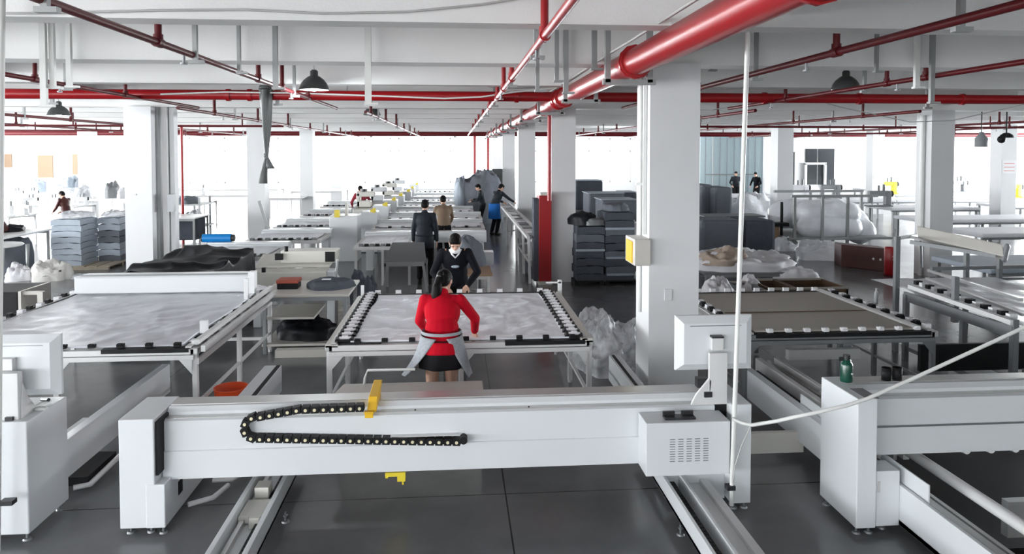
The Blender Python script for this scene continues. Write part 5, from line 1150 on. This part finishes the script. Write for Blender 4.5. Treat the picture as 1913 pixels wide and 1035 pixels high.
# rolled white fabric & boxes behind right frame
Xa, _ = AY(1312, 500, 13.6); Xb, _ = AY(1480, 500, 13.6)
table('low table under the white and tan rolled fabric', Xa-.1, Xb-.3, 13.2, 14.4, .42, 'cabgrey', 'hang')
lump((Xa+Xb)/2-.1, 13.8, .42, .98, .55, .34, 'fabric_pile', 'white', 'big white fabric pile on the low table behind the right frame', 'fabric', 91, rough=.6, fold=.1, nu=60)
lump(Xa+.38, 13.55, .55, .42, .42, .30, 'fabric_pile', mat('tan_cloth', (.40, .32, .26), .8, bump=.3, bscale=10), 'tan cloth lying over the left of the white fabric pile', 'fabric', 92, rough=.7)
X, _ = AY(1340, 540, 11.6); lump(X, 11.6, 0, .3, .4, .62, 'fabric_pile', 'white', 'white fabric bundle between the near column and the right frame', 'fabric', 93, rough=.3, fold=.08)
X, _ = AY(1400, 530, 12.2); lump(X, 12.3, 0, .28, .3, .48, 'fabric_pile', 'white', 'small white bundle behind the conduit pole', 'fabric', 94, rough=.35)
X, _ = AY(1490, 510, 13.3); lump(X, 13.3, .2, .4, .25, .3, 'fabric_pile', 'white', 'white scraps behind the brown boxes', 'fabric', 95, rough=.4)
for a, b, Y, h, lab, m in ((1440, 1488, 11.6, .42, 'tan ended brown box left of the open one', 'brown'), (1490, 1585, 11.6, .42, 'open dark brown tray box behind the right frame', 'brown'), (1395, 1438, 11.4, .42, 'green grey box behind the right frame', 'cabgrey')):
    x0, _ = AY(a, 530, Y); x1, _ = AY(b, 530, Y); t = T('open_box', lab, 'box', ((x0+x1)/2, Y, 0)); y1 = Y+.9
    MB().box(x0, Y, 0, x1, Y+.03, h).box(x0, y1-.03, 0, x1, y1, h).box(x0, Y, 0, x0+.03, y1, h).box(x1-.03, Y, 0, x1, y1, h).box(x0, Y, 0, x1, y1, h*.6).build('box_body', m, t)
    MB().box(x0-.02, Y-.01, h-.02, x1+.02, Y+.05, h+.01).box(x0-.02, y1-.05, h-.02, x1+.02, y1+.01, h+.01).build('rim', 'beige', t)
X, _ = AY(1637, 560, 10.6); t = T('white_bottle', 'slim white bottle standing on a post behind the right frame', 'bottle', (X, 10.6, 0)); MB().cyl((X, 10.6, 0), (X, 10.6, .38), .02).build('post', 'hang', t); MB().lathe([(0, .38), (.03, .38), (.03, .53), (.015, .56), (.015, .6), (0, .6)], (X, 10.6, 0), 12).build('bottle_body', 'mask', t)
# far right raised frame with tilted roller
g = T('roller_frame', 'grey steel frame machine with a tilted cream roller cover at the right edge', 'frame machine', (6.3, 8.5, 0))
def P3(px, py, Y): x, z = AY(px, py, Y); return (x, Y, z)
def barp(a, b, w_, h, name, m): MB().bar(a, b, w_, h).build(name, m, g)
N0 = P3(1893, 612, 6.95); N1 = P3(1700, 545, 8.85)
MB().bar(P3(1893, 603, 6.95), P3(1700, 535, 8.95), .06, .05).build('front_rail', 'alu_w', g)
MB().bar(P3(1893, 622, 6.95), P3(1690, 553, 8.95), .03, .12).build('front_rail', 'steel', g)
MB().bar(P3(1908, 560, 8.0), P3(1735, 505, 10.6), .05, .04).build('upper_rail', 'alu', g)
MB().bar(P3(1913, 588, 7.4), P3(1732, 520, 9.6), .05, .03).build('upper_rail', 'alu', g)
for px, pyt, Y, zb in ((1895, 600, 6.97, 0), (1693, 553, 8.9, 0), (1676, 445, 9.3, 0), (1785, 520, 8.0, .7), (1806, 470, 10.6, 0), (1868, 470, 10.2, 0), (1800, 585, 8.3, 0)):
    x, z = AY(px, pyt, Y); MB().box(x-.03, Y-.03, zb, x+.03, Y+.03, z+.02).build('post', 'steel', g)
MB().bar(P3(1676, 445, 9.3), P3(1715, 440, 9.9), .05, .04).bar(P3(1700, 442, 9.6), P3(1810, 470, 9.4), .04, .04).build('top_arm', 'alu_w', g)
a = P3(1716, 436, 9.6); b = P3(1876, 472, 8.9)
a = Vector(a); b = Vector(b); mb = MB(); d = (b-a).normalized(); up = Vector((0, .25, 1)).normalized(); bk = d.cross(up).normalized()
sec = [(-.07, -.10), (.02, .10), (.09, .10), (.12, -.06)]
vs = [a+bk*p+up*q for p, q in sec]+[b+bk*p+up*q for p, q in sec]
mb._add(vs, [(0, 1, 2, 3), (7, 6, 5, 4), (0, 4, 5, 1), (1, 5, 6, 2), (2, 6, 7, 3), (3, 7, 4, 0)])
mb.build('roller_cover', 'cream', g, bevel=.01)
MB().bar(b-d*.01, b+d*.05, .24, .24, up).build('end_cap', 'cabgrey', g, bevel=.04)
MB().bar(P3(1700, 452, 9.5), P3(1860, 478, 8.9), .05, .05).bar(P3(1720, 444, 9.7), P3(1722, 500, 9.9), .03, .03).build('support_bar', 'steel', g)
MB().bar(P3(1740, 502, 10.4), P3(1913, 498, 10.4), .05, .05).bar(P3(1800, 522, 10.4), P3(1913, 520, 10.4), .04, .04).build('cross_bar', 'steel', g)
for k in range(14):
    f_ = k/13; p = Vector(P3(1890, 590, 7.15))*(1-f_)+Vector(P3(1715, 528, 9.3))*f_; MB().cb(p.x, p.y, p.z, .09, .06, .05).build('clamp', 'black' if k % 2 else 'mask', g)
def q(u, v):
    p = Vector((5.95+1.9*u, 7.0+2.9*v, .87)); return (p.x, p.y, p.z+.02*fbm(u*3, v*3, 2, 1.4))
MB().grid(q, 30, 30).build('cloth', 'quiltg', g)
MB().box(5.0, 7.35, .33, 6.7, 7.4, .62).build('black_panel', 'black', g)
MB().box(5.85, 6.95, .12, 6.2, 9.0, .17).bar((5.8, 6.9, .45), (7.3, 6.4, .3), .05, .05).build('lower_bar', 'steel', g)
# right hand rows of padded tables
k = 0
for x0, x1, Y, z in ((8.8, 12.2, 11.2, .78), (12.2, 16, 15.8, .8), (13, 18, 19.0, .82), (14.4, 17.5, 22.8, .85), (19.0, 24, 23.5, .85), (17, 26, 26.6, .85), (19.5, 28, 30.6, .85), (20, 30, 33.5, .9), (12.8, 16.6, 26, .9), (10.8, 13.4, 29, .9)):
    t = T('padded_table', ['nearest padded white table at the right edge', 'padded table behind the tilted roller', 'long padded table right of the thick column', 'padded table left of the thick right column', 'padded table in front of the column with the pink notice', 'second long padded table back at right', 'third long padded table back at right', 'furthest padded table before the right windows', 'padded table behind the plastic covered rolls', 'padded table behind the column near the partition'][k], 'table', ((x0+x1)/2, Y, 0), 'padded tables on the right'); k += 1
    MB().box(x0, Y, z-.1, x1, Y+1.5, z).build('padded_top', 'foldg' if k < 2 else 'white', t, bevel=.03); MB().box(x0, Y-.01, z-.14, x1, Y+.05, z-.1).build('edge_rail', 'steel', t)
    for j in range(4): x = x0+.1+(x1-x0-.2)*j/3; MB().box(x-.03, Y+.02, 0, x+.03, Y+.08, z-.1).box(x-.03, Y+1.4, 0, x+.03, Y+1.46, z-.1).build('leg', 'hang', t)
k = 0
for px, Y, m in ((1668, 30, 'lemon'), (1903, 27, 'lemon'), (1500, 26.3, 'white'), (1560, 26.5, 'cabgrey'), (1655, 23, 'cabgrey'), (1800, 31, 'cabgrey')):
    X, _ = AY(px, 350, Y); lab = ['yellow fitted sewing machine left of the thick column', 'yellow fitted sewing machine at the right edge', 'white sewing machine behind the metal frame, left', 'grey sewing machine behind the metal frame, right', 'grey sewing machine near the thick column', 'grey sewing machine below the right window'][k]
    o = sewhead(X, Y+.4, (.85, .85, .9, .9, .85, .85)[k], lab, m); o.scale = (1.8, 1.8, 1.8); o['group'] = 'sewing machines on the right tables'; k += 1
# hanging items at right
X, z = AY(1833, 275, 17); t = T('hanging_bottle', 'grey bottle shaped insulator hanging from a wire at right', 'hanging bottle', (X, 17, z)); MB().lathe([(0, 0), (.14, 0), (.15, .02), (.15, .22), (.06, .32), (.05, .38), (0, .38)], (X, 17, z)).build('bottle_body', 'cabgrey', t); MB().cyl((X, 17, z+.37), (X, 17, CZ), .012).build('wire', 'black', t)
X, z = AY(1880, 262, 16); t = T('black_lamp', 'small black double lamp hanging at the right edge', 'lamp', (X, 16, z)); MB().lathe([(.15, 0), (.13, .06), (.06, .11), (0, .12)], (X, 16, z+.06)).lathe([(.15, 0), (0, .02)], (X, 16, z+.06)).build('lamp_shade', 'black', t); MB().ell((X-.12, 16, z+.02), (.09, .09, .09)).build('lamp_head', 'black', t); MB().cyl((X, 16, z+.15), (X, 16, CZ), .015).build('cord', 'black', t)
